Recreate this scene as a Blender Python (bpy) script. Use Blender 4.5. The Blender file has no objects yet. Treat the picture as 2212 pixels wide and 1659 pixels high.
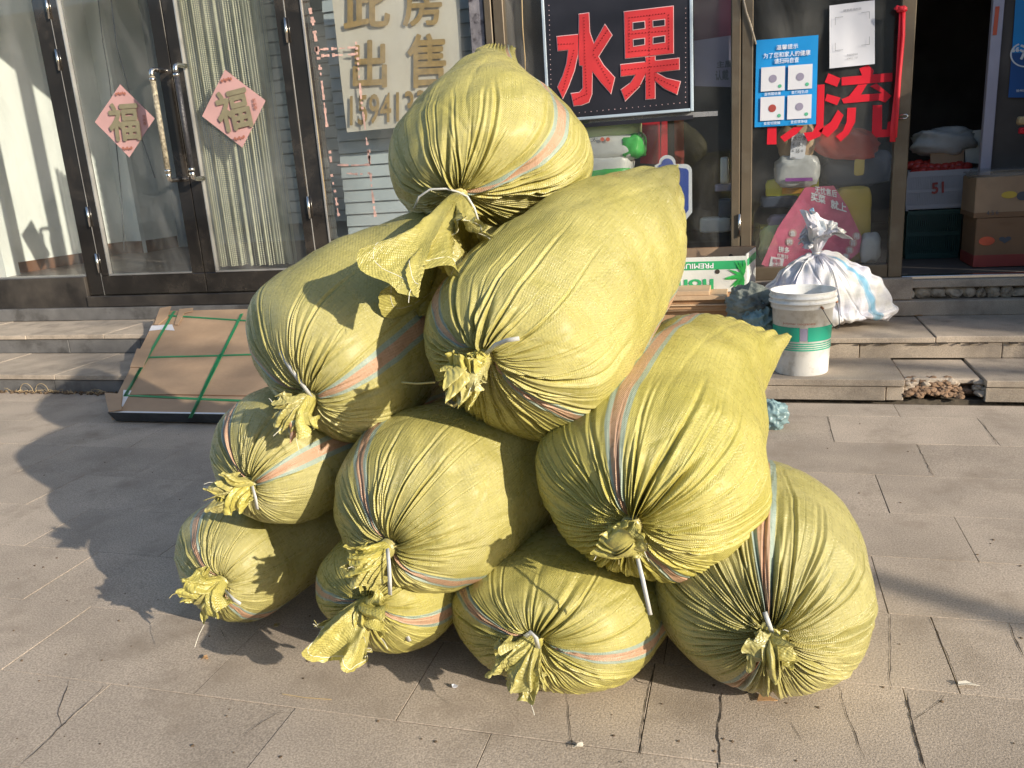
import bpy, bmesh, math, random
import numpy as np
from mathutils import Vector, Matrix
random.seed(7); rng = np.random.default_rng(11)
SC = bpy.context.scene
COL = SC.collection
R = math.radians
# ------------------------------------------------------------------ camera
FOC = 3287.28 / 1.84448            # focal length in units of a 2212 px wide picture
YAW, PITCH, ROLL = R(-16.470), R(15.098), R(-3.8914)
FW = np.array([math.sin(YAW)*math.cos(PITCH), math.cos(YAW)*math.cos(PITCH), -math.sin(PITCH)])
_rt = np.array([math.cos(YAW), -math.sin(YAW), 0.0]); _up = np.cross(_rt, FW)
RT = _rt*math.cos(ROLL) + _up*math.sin(ROLL)
UP = -_rt*math.sin(ROLL) + _up*math.cos(ROLL)
CAM = np.array([0.0, 0.0, 1.2])
cd = bpy.data.cameras.new('camera'); cam = bpy.data.objects.new('camera', cd); COL.objects.link(cam)
cd.sensor_fit = 'HORIZONTAL'; cd.sensor_width = 36.0; cd.lens = 36.0*FOC/2212.0
cd.clip_start = 0.05; cd.clip_end = 400
m = Matrix(((RT[0], UP[0], -FW[0], 0), (RT[1], UP[1], -FW[1], 0), (RT[2], UP[2], -FW[2], 1.2), (0, 0, 0, 1)))
cam.matrix_world = m
SC.camera = cam
# ------------------------------------------------------------------ light
SUN_EL = R(20.2); SUN_AZ = R(118.3)     # azimuth clockwise from +Y
world = bpy.data.worlds.new('World'); SC.world = world; world.use_nodes = True
wn = world.node_tree.nodes; wl = world.node_tree.links
sky = wn.new('ShaderNodeTexSky'); sky.sky_type = 'NISHITA'; sky.sun_disc = False
sky.sun_elevation = SUN_EL; sky.sun_rotation = SUN_AZ
wl.new(sky.outputs['Color'], wn['Background'].inputs['Color']); wn['Background'].inputs['Strength'].default_value = 0.15
sd = bpy.data.lights.new('sun', 'SUN'); sun = bpy.data.objects.new('sun', sd); COL.objects.link(sun)
sd.energy = 4.6; sd.angle = R(0.55); sd.color = (1.0, 0.90, 0.75)
tosun = Vector((math.sin(SUN_AZ)*math.cos(SUN_EL), math.cos(SUN_AZ)*math.cos(SUN_EL), math.sin(SUN_EL)))
sun.rotation_euler = tosun.to_track_quat('Z', 'Y').to_euler()
SC.view_settings.view_transform = 'Standard'; SC.view_settings.look = 'None'
SC.view_settings.exposure = 0.42; SC.view_settings.gamma = 1.0; SC.view_settings.use_curve_mapping = False
# ------------------------------------------------------------------ geometry of the place
W = 5.13                                  # shop front plane
def ray(x, y): return FW + (x-1106)/FOC*RT - (y-829.6)/FOC*UP
def P(x, y, Y=W):
    d = ray(x, y); return CAM + d*(Y/d[1])
def Gz(x, y, z=0.0):
    d = ray(x, y); return CAM + d*((z-1.2)/d[2])
def PL(x, y, p0, n):
    d = ray(x, y); n = np.array(n, float); return CAM + d*(((np.array(p0)-CAM)@n)/(d@n))
# ------------------------------------------------------------------ object helpers
def link(o, parent=None):
    COL.objects.link(o)
    if parent is not None:
        o.parent = parent
        o.matrix_parent_inverse = parent_world(parent).inverted()
    return o
def parent_world(o):
    mw = Matrix.LocRotScale(o.location, o.rotation_euler, o.scale)
    if o.parent is not None: mw = parent_world(o.parent) @ o.matrix_parent_inverse @ mw
    return mw
def thing(name, label, cat, loc=(0, 0, 0), group=None):
    o = bpy.data.objects.new(name, None); COL.objects.link(o); o.location = loc; o.empty_display_size = 0.05
    o['label'] = label; o['category'] = cat
    if group: o['group'] = group
    return o
def tag(o, label, cat, group=None):
    o['label'] = label; o['category'] = cat
    if group: o['group'] = group
    return o
def mesh_obj(name, verts, faces, mt=None, parent=None, smooth=False, kind=None):
    me = bpy.data.meshes.new(name)
    me.from_pydata([tuple(v) for v in verts], [], faces); me.update()
    if smooth: me.shade_smooth()
    if mt is not None: me.materials.append(mt)
    o = bpy.data.objects.new(name, me)
    if kind: o['kind'] = kind
    return link(o, parent)
class MB:
    def __init__(s): s.v = []; s.f = []
    def add(s, vs, fs):
        n = len(s.v); s.v += [tuple(v) for v in vs]; s.f += [tuple(i+n for i in f) for f in fs]; return s
    def box(s, x0, x1, y0, y1, z0, z1):
        return s.add([(x0,y0,z0),(x1,y0,z0),(x1,y1,z0),(x0,y1,z0),(x0,y0,z1),(x1,y0,z1),(x1,y1,z1),(x0,y1,z1)],
              [(0,3,2,1),(4,5,6,7),(0,1,5,4),(1,2,6,5),(2,3,7,6),(3,0,4,7)])
    def tube(s, pts, r, n=10, cap=True):
        pts = [np.array(p, float) for p in pts]; rings = []; prev = None
        for i, p in enumerate(pts):
            t = pts[min(i+1, len(pts)-1)] - pts[max(i-1, 0)]; t /= max(np.linalg.norm(t), 1e-9)
            a = prev if prev is not None else (np.array([0, 0, 1.]) if abs(t[2]) < .9 else np.array([1., 0, 0]))
            a = a - t*(a@t); a /= np.linalg.norm(a); prev = a; b = np.cross(t, a)
            rr = r[i] if hasattr(r, '__len__') else r
            rings.append([p + rr*(math.cos(2*math.pi*k/n)*a + math.sin(2*math.pi*k/n)*b) for k in range(n)])
        vs = [v for rg in rings for v in rg]; fs = []
        for i in range(len(pts)-1):
            for k in range(n):
                fs.append((i*n+k, i*n+(k+1) % n, (i+1)*n+(k+1) % n, (i+1)*n+k))
        if cap: fs += [tuple(range(n))[::-1], tuple((len(pts)-1)*n+k for k in range(n))]
        return s.add(vs, fs)
    def ribbon(s, pts, nrm, w, th=0.0012):
        pts = [np.array(p, float) for p in pts]; vs = []; fs = []
        for i, p in enumerate(pts):
            t = pts[min(i+1, len(pts)-1)] - pts[max(i-1, 0)]; t /= np.linalg.norm(t)
            n = nrm[i] if isinstance(nrm, list) else nrm; n = np.array(n, float); n = n - t*(n@t); n /= np.linalg.norm(n); b = np.cross(t, n)
            vs += [p-b*w/2, p+b*w/2, p+b*w/2+n*th, p-b*w/2+n*th]
        for i in range(len(pts)-1):
            for k in range(4): fs.append((i*4+k, i*4+(k+1) % 4, (i+1)*4+(k+1) % 4, (i+1)*4+k))
        fs += [(3, 2, 1, 0), tuple((len(pts)-1)*4+k for k in range(4))]
        return s.add(vs, fs)
    def build(s, name, mt=None, parent=None, smooth=False, kind=None, bevel=0):
        o = mesh_obj(name, s.v, s.f, mt, parent, smooth, kind)
        if bevel:
            bm = bmesh.new(); bm.from_mesh(o.data)
            bmesh.ops.recalc_face_normals(bm, faces=bm.faces)
            bmesh.ops.bevel(bm, geom=bm.edges[:], offset=bevel, segments=1, affect='EDGES'); bm.to_mesh(o.data); bm.free()
        return o
def plain(o):
    at = o.data.attributes.new('stripe', 'FLOAT', 'POINT'); at.data.foreach_set('value', np.full(len(o.data.vertices), 9.0, dtype=np.float32)); return o
def box(name, x0, x1, y0, y1, z0, z1, mt, parent=None, bevel=0, kind=None):
    return MB().box(x0, x1, y0, y1, z0, z1).build(name, mt, parent, bevel=bevel, kind=kind)
def prism(pts3, depth):      # pts3: polygon lying in a plane of constant Y, extruded towards +Y
    bm = bmesh.new(); vs = [bm.verts.new(tuple(p)) for p in pts3]; f = bm.faces.new(vs)
    r = bmesh.ops.extrude_face_region(bm, geom=[f]); 
    bmesh.ops.translate(bm, verts=[g for g in r['geom'] if isinstance(g, bmesh.types.BMVert)], vec=(0, depth, 0))
    bmesh.ops.recalc_face_normals(bm, faces=bm.faces); bmesh.ops.triangulate(bm, faces=[f for f in bm.faces if len(f.verts) > 4])
    vs = [tuple(v.co) for v in bm.verts]; bm.verts.index_update(); fs = [tuple(v.index for v in f.verts) for f in bm.faces]; bm.free()
    return vs, fs
def prisms(name, polys, Y, depth, mt, parent=None, kind=None):
    mb = MB()
    for pl in polys: mb.add(*prism([P(x, y, Y) for x, y in pl], depth))
    return mb.build(name, mt, parent, kind=kind)
# ------------------------------------------------------------------ materials
def setin(b, n, v):
    if n in b.inputs: b.inputs[n].default_value = v
def mat(name, col, rough=0.6, metal=0.0, var=0.15, vs=6.0, bump=0.0, bs=60.0, spec=0.5, dark=None, ds=3.0, dt=(0.5, 0.62), trans=0.0, alpha=1.0, coat=0.0, speck=0):
    mt = bpy.data.materials.new(name); mt.use_nodes = True; nt = mt.node_tree; N = nt.nodes; L = nt.links
    b = N['Principled BSDF']; b.inputs['Roughness'].default_value = rough; b.inputs['Metallic'].default_value = metal
    setin(b, 'Specular IOR Level', spec); setin(b, 'Coat Weight', coat)
    tc = N.new('ShaderNodeTexCoord'); geo = N.new('ShaderNodeNewGeometry')
    nz = N.new('ShaderNodeTexNoise'); nz.inputs['Scale'].default_value = vs; nz.inputs['Detail'].default_value = 6
    L.new(geo.outputs['Position'], nz.inputs['Vector'])
    rp = N.new('ShaderNodeValToRGB'); c = np.array(col[:3])
    rp.color_ramp.elements[0].position = 0.3; rp.color_ramp.elements[1].position = 0.7
    rp.color_ramp.elements[0].color = (*(c*(1-var)), 1); rp.color_ramp.elements[1].color = (*np.minimum(c*(1+var), 1), 1)
    L.new(nz.outputs['Fac'], rp.inputs['Fac']); out = rp.outputs['Color']
    if speck:
        n4 = N.new('ShaderNodeTexNoise'); n4.inputs['Scale'].default_value = 210; n4.inputs['Detail'].default_value = 3; L.new(geo.outputs['Position'], n4.inputs['Vector'])
        m4 = N.new('ShaderNodeMapRange'); m4.inputs[1].default_value = .32; m4.inputs[2].default_value = .68; m4.inputs[3].default_value = 1-speck; m4.inputs[4].default_value = 1+speck*.7; L.new(n4.outputs['Fac'], m4.inputs[0])
        oi = N.new('ShaderNodeObjectInfo'); m6 = N.new('ShaderNodeMapRange'); m6.inputs[3].default_value = .88; m6.inputs[4].default_value = 1.08; L.new(oi.outputs['Random'], m6.inputs[0])
        mm_ = N.new('ShaderNodeMath'); mm_.operation = 'MULTIPLY'; L.new(m4.outputs[0], mm_.inputs[0]); L.new(m6.outputs[0], mm_.inputs[1])
        hs = N.new('ShaderNodeHueSaturation'); L.new(out, hs.inputs['Color']); L.new(mm_.outputs[0], hs.inputs['Value']); out = hs.outputs[0]
    if dark is not None:
        n2 = N.new('ShaderNodeTexNoise'); n2.inputs['Scale'].default_value = ds; n2.inputs['Detail'].default_value = 9; n2.inputs['Roughness'].default_value = 0.65
        L.new(geo.outputs['Position'], n2.inputs['Vector'])
        r2 = N.new('ShaderNodeMapRange'); r2.inputs[1].default_value = dt[0]; r2.inputs[2].default_value = dt[1]
        L.new(n2.outputs['Fac'], r2.inputs[0]); mx = N.new('ShaderNodeMix'); mx.data_type = 'RGBA'
        L.new(r2.outputs[0], mx.inputs[0]); L.new(out, mx.inputs[6]); mx.inputs[7].default_value = (*dark, 1); out = mx.outputs[2]
    L.new(out, b.inputs['Base Color'])
    if bump:
        n3 = N.new('ShaderNodeTexNoise'); n3.inputs['Scale'].default_value = bs; n3.inputs['Detail'].default_value = 5
        L.new(geo.outputs['Position'], n3.inputs['Vector'])
        bp = N.new('ShaderNodeBump'); bp.inputs['Strength'].default_value = bump; bp.inputs['Distance'].default_value = 0.01
        L.new(n3.outputs['Fac'], bp.inputs['Height']); L.new(bp.outputs['Normal'], b.inputs['Normal'])
    if trans:
        tr = N.new('ShaderNodeBsdfTranslucent'); L.new(out, tr.inputs['Color']); ms = N.new('ShaderNodeMixShader'); ms.inputs[0].default_value = trans
        L.new(b.outputs[0], ms.inputs[1]); L.new(tr.outputs[0], ms.inputs[2]); L.new(ms.outputs[0], N['Material Output'].inputs['Surface'])
    if alpha < 1: b.inputs['Alpha'].default_value = alpha
    return mt
def glass_mat(name, tint=(0.9, 0.93, 0.92), dust_veil=0.05, dsc=2.5, boost=1.0, dcol=(0.75, 0.74, 0.7)):
    mt = bpy.data.materials.new(name); mt.use_nodes = True; nt = mt.node_tree; N = nt.nodes; L = nt.links
    N.remove(N['Principled BSDF'])
    tr = N.new('ShaderNodeBsdfTransparent'); tr.inputs[0].default_value = (*tint, 1)
    gl = N.new('ShaderNodeBsdfGlossy'); gl.inputs['Roughness'].default_value = 0.01
    fr = N.new('ShaderNodeFresnel'); g0 = N.new('ShaderNodeNewGeometry'); mi = N.new('ShaderNodeMapRange'); mi.inputs[3].default_value = 1.5; mi.inputs[4].default_value = 1/1.5
    L.new(g0.outputs['Backfacing'], mi.inputs[0]); L.new(mi.outputs[0], fr.inputs[0])   # both faces of the pane reflect alike
    mu = N.new('ShaderNodeMath'); mu.operation = 'MULTIPLY'; mu.inputs[1].default_value = boost; mu.use_clamp = True
    L.new(fr.outputs[0], mu.inputs[0]); ms = N.new('ShaderNodeMixShader'); L.new(mu.outputs[0], ms.inputs[0]); L.new(tr.outputs[0], ms.inputs[1]); L.new(gl.outputs[0], ms.inputs[2])
    geo = N.new('ShaderNodeNewGeometry')
    mp = N.new('ShaderNodeMapping'); mp.inputs['Scale'].default_value = (1.0, 1.0, 0.45); L.new(geo.outputs['Position'], mp.inputs['Vector'])
    nz = N.new('ShaderNodeTexNoise'); nz.inputs['Scale'].default_value = dsc; nz.inputs['Detail'].default_value = 8; nz.inputs['Roughness'].default_value = 0.62; nz.inputs['Distortion'].default_value = 1.2
    L.new(mp.outputs[0], nz.inputs['Vector'])
    mr = N.new('ShaderNodeMapRange'); mr.inputs[1].default_value = 0.42; mr.inputs[2].default_value = 0.75; mr.inputs[3].default_value = dust_veil*0.3; mr.inputs[4].default_value = dust_veil*2.4
    L.new(nz.outputs['Fac'], mr.inputs[0])
    df = N.new('ShaderNodeBsdfDiffuse'); df.inputs[0].default_value = (*dcol, 1)
    m2 = N.new('ShaderNodeMixShader'); L.new(mr.outputs[0], m2.inputs[0]); L.new(ms.outputs[0], m2.inputs[1]); L.new(df.outputs[0], m2.inputs[2])
    L.new(m2.outputs[0], N['Material Output'].inputs['Surface'])
    return mt
def sack_mat(name, col, sb, so, weave=True, trans=0.10, rough=0.42):
    """woven polypropylene; attribute 'stripe' = signed metres from the nearest stripe centre, UV in metres of cloth"""
    mt = bpy.data.materials.new(name); mt.use_nodes = True; nt = mt.node_tree; N = nt.nodes; L = nt.links
    b = N['Principled BSDF']; setin(b, 'Specular IOR Level', 0.75); setin(b, 'Coat Weight', .22); setin(b, 'Coat Roughness', .36)
    def math_(op, a, bb=None, clamp=False):
        n = N.new('ShaderNodeMath'); n.operation = op; n.use_clamp = clamp
        for i, v in enumerate((a, bb)):
            if v is None: continue
            if isinstance(v, (int, float)): n.inputs[i].default_value = v
            else: L.new(v, n.inputs[i])
        return n.outputs[0]
    def mixc(f, a, bb):
        n = N.new('ShaderNodeMix'); n.data_type = 'RGBA'
        L.new(f, n.inputs[0])
        for i, v in ((6, a), (7, bb)):
            if isinstance(v, tuple): n.inputs[i].default_value = (*v, 1)
            else: L.new(v, n.inputs[i])
        return n.outputs[2]
    uv = N.new('ShaderNodeUVMap'); at = N.new('ShaderNodeAttribute'); at.attribute_name = 'stripe'
    geo = N.new('ShaderNodeNewGeometry')
    nz = N.new('ShaderNodeTexNoise'); nz.inputs['Scale'].default_value = 7; nz.inputs['Detail'].default_value = 8; L.new(geo.outputs['Position'], nz.inputs['Vector'])
    c = np.array(col)
    rp = N.new('ShaderNodeValToRGB'); rp.color_ramp.elements[0].position = .3; rp.color_ramp.elements[1].position = .72
    rp.color_ramp.elements[0].color = (*(c*np.array([.86, .86, .72])), 1); rp.color_ramp.elements[1].color = (*(c*np.array([1.1, 1.1, 1.25])), 1)
    L.new(nz.outputs['Fac'], rp.inputs[0]); base = rp.outputs[0]
    # thread streaks along the cloth
    mpn = N.new('ShaderNodeMapping'); mpn.inputs['Scale'].default_value = (260, 9, 1); L.new(uv.outputs[0], mpn.inputs[0])
    st = N.new('ShaderNodeTexNoise'); st.inputs['Scale'].default_value = 1; st.inputs['Detail'].default_value = 3; L.new(mpn.outputs[0], st.inputs['Vector'])
    mp2 = N.new('ShaderNodeMapping'); mp2.inputs['Scale'].default_value = (9, 260, 1); L.new(uv.outputs[0], mp2.inputs[0])
    s2 = N.new('ShaderNodeTexNoise'); s2.inputs['Scale'].default_value = 1; s2.inputs['Detail'].default_value = 3; L.new(mp2.outputs[0], s2.inputs['Vector'])
    sm = math_('MULTIPLY', math_('ADD', st.outputs['Fac'], s2.outputs['Fac']), 0.5)
    mr = N.new('ShaderNodeMapRange'); mr.inputs[1].default_value = .36; mr.inputs[2].default_value = .64; mr.inputs[3].default_value = .88; mr.inputs[4].default_value = 1.10
    L.new(sm, mr.inputs[0]); hs = N.new('ShaderNodeHueSaturation'); L.new(base, hs.inputs['Color']); 
    oi = N.new('ShaderNodeObjectInfo'); m7 = N.new('ShaderNodeMapRange'); m7.inputs[3].default_value = .92; m7.inputs[4].default_value = 1.06; L.new(oi.outputs['Random'], m7.inputs[0])
    L.new(math_('MULTIPLY', mr.outputs[0], m7.outputs[0]), hs.inputs['Value']); m8 = N.new('ShaderNodeMapRange'); m8.inputs[3].default_value = .86; m8.inputs[4].default_value = 1.04; L.new(oi.outputs['Random'], m8.inputs[0]); L.new(m8.outputs[0], hs.inputs['Saturation']); base = hs.outputs[0]
    ab = math_('ABSOLUTE', at.outputs['Fac'])
    blue = math_('MULTIPLY', math_('LESS_THAN', ab, 0.027), 0.66); orange = math_('MULTIPLY', math_('LESS_THAN', ab, 0.0145), 0.78)
    base = mixc(blue, base, sb); base = mixc(orange, base, so)
    # smudges of dirt
    n5 = N.new('ShaderNodeTexNoise'); n5.inputs['Scale'].default_value = 3.1; n5.inputs['Detail'].default_value = 10; n5.inputs['Roughness'].default_value = .7; L.new(geo.outputs['Position'], n5.inputs['Vector'])
    m5 = N.new('ShaderNodeMapRange'); m5.inputs[1].default_value = .56; m5.inputs[2].default_value = .8; m5.inputs[4].default_value = .45; L.new(n5.outputs['Fac'], m5.inputs[0])
    base = mixc(m5.outputs[0], base, tuple(c*np.array([.72, .66, .6])))
    L.new(base, b.inputs['Base Color'])
    # weave relief
    sx = N.new('ShaderNodeSeparateXYZ'); L.new(uv.outputs[0], sx.inputs[0])
    k = 2*math.pi/0.0047
    w = math_('MULTIPLY', math_('SINE', math_('MULTIPLY', sx.outputs[0], k)), math_('SINE', math_('MULTIPLY', sx.outputs[1], k)))
    nw = N.new('ShaderNodeTexNoise'); nw.inputs['Scale'].default_value = 55; nw.inputs['Detail'].default_value = 5; L.new(geo.outputs['Position'], nw.inputs['Vector'])
    mp3 = N.new('ShaderNodeMapping'); mp3.inputs['Scale'].default_value = (85, 7, 1); L.new(uv.outputs[0], mp3.inputs[0])
    cz = N.new('ShaderNodeTexNoise'); cz.inputs['Scale'].default_value = 1; cz.inputs['Detail'].default_value = 5; cz.inputs['Distortion'].default_value = .6; L.new(mp3.outputs[0], cz.inputs['Vector'])
    czr = math_('ABSOLUTE', math_('SUBTRACT', cz.outputs['Fac'], 0.5))
    n6 = N.new('ShaderNodeTexNoise'); n6.inputs['Scale'].default_value = 240; n6.inputs['Detail'].default_value = 2; L.new(geo.outputs['Position'], n6.inputs['Vector'])
    h = math_('ADD', math_('ADD', math_('MULTIPLY', w, 0.18 if weave else 0.05), math_('MULTIPLY', nw.outputs['Fac'], 0.6)), math_('ADD', math_('MULTIPLY', n6.outputs['Fac'], 0.30), math_('ADD', math_('MULTIPLY', sm, 0.45), math_('MULTIPLY', czr, 1.0))))
    bp = N.new('ShaderNodeBump'); bp.inputs['Strength'].default_value = 1.0; bp.inputs['Distance'].default_value = 0.0027
    L.new(h, bp.inputs['Height']); L.new(bp.outputs['Normal'], b.inputs['Normal'])
    rr = N.new('ShaderNodeMapRange'); rr.inputs[1].default_value = .35; rr.inputs[2].default_value = .65; rr.inputs[3].default_value = rough-.1; rr.inputs[4].default_value = rough+.13
    L.new(nw.outputs['Fac'], rr.inputs[0]); L.new(rr.outputs[0], b.inputs['Roughness'])
    tr = N.new('ShaderNodeBsdfTranslucent'); L.new(base, tr.inputs['Color']); ms = N.new('ShaderNodeMixShader'); ms.inputs[0].default_value = trans
    L.new(b.outputs[0], ms.inputs[1]); L.new(tr.outputs[0], ms.inputs[2]); L.new(ms.outputs[0], N['Material Output'].inputs['Surface'])
    return mt
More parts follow.
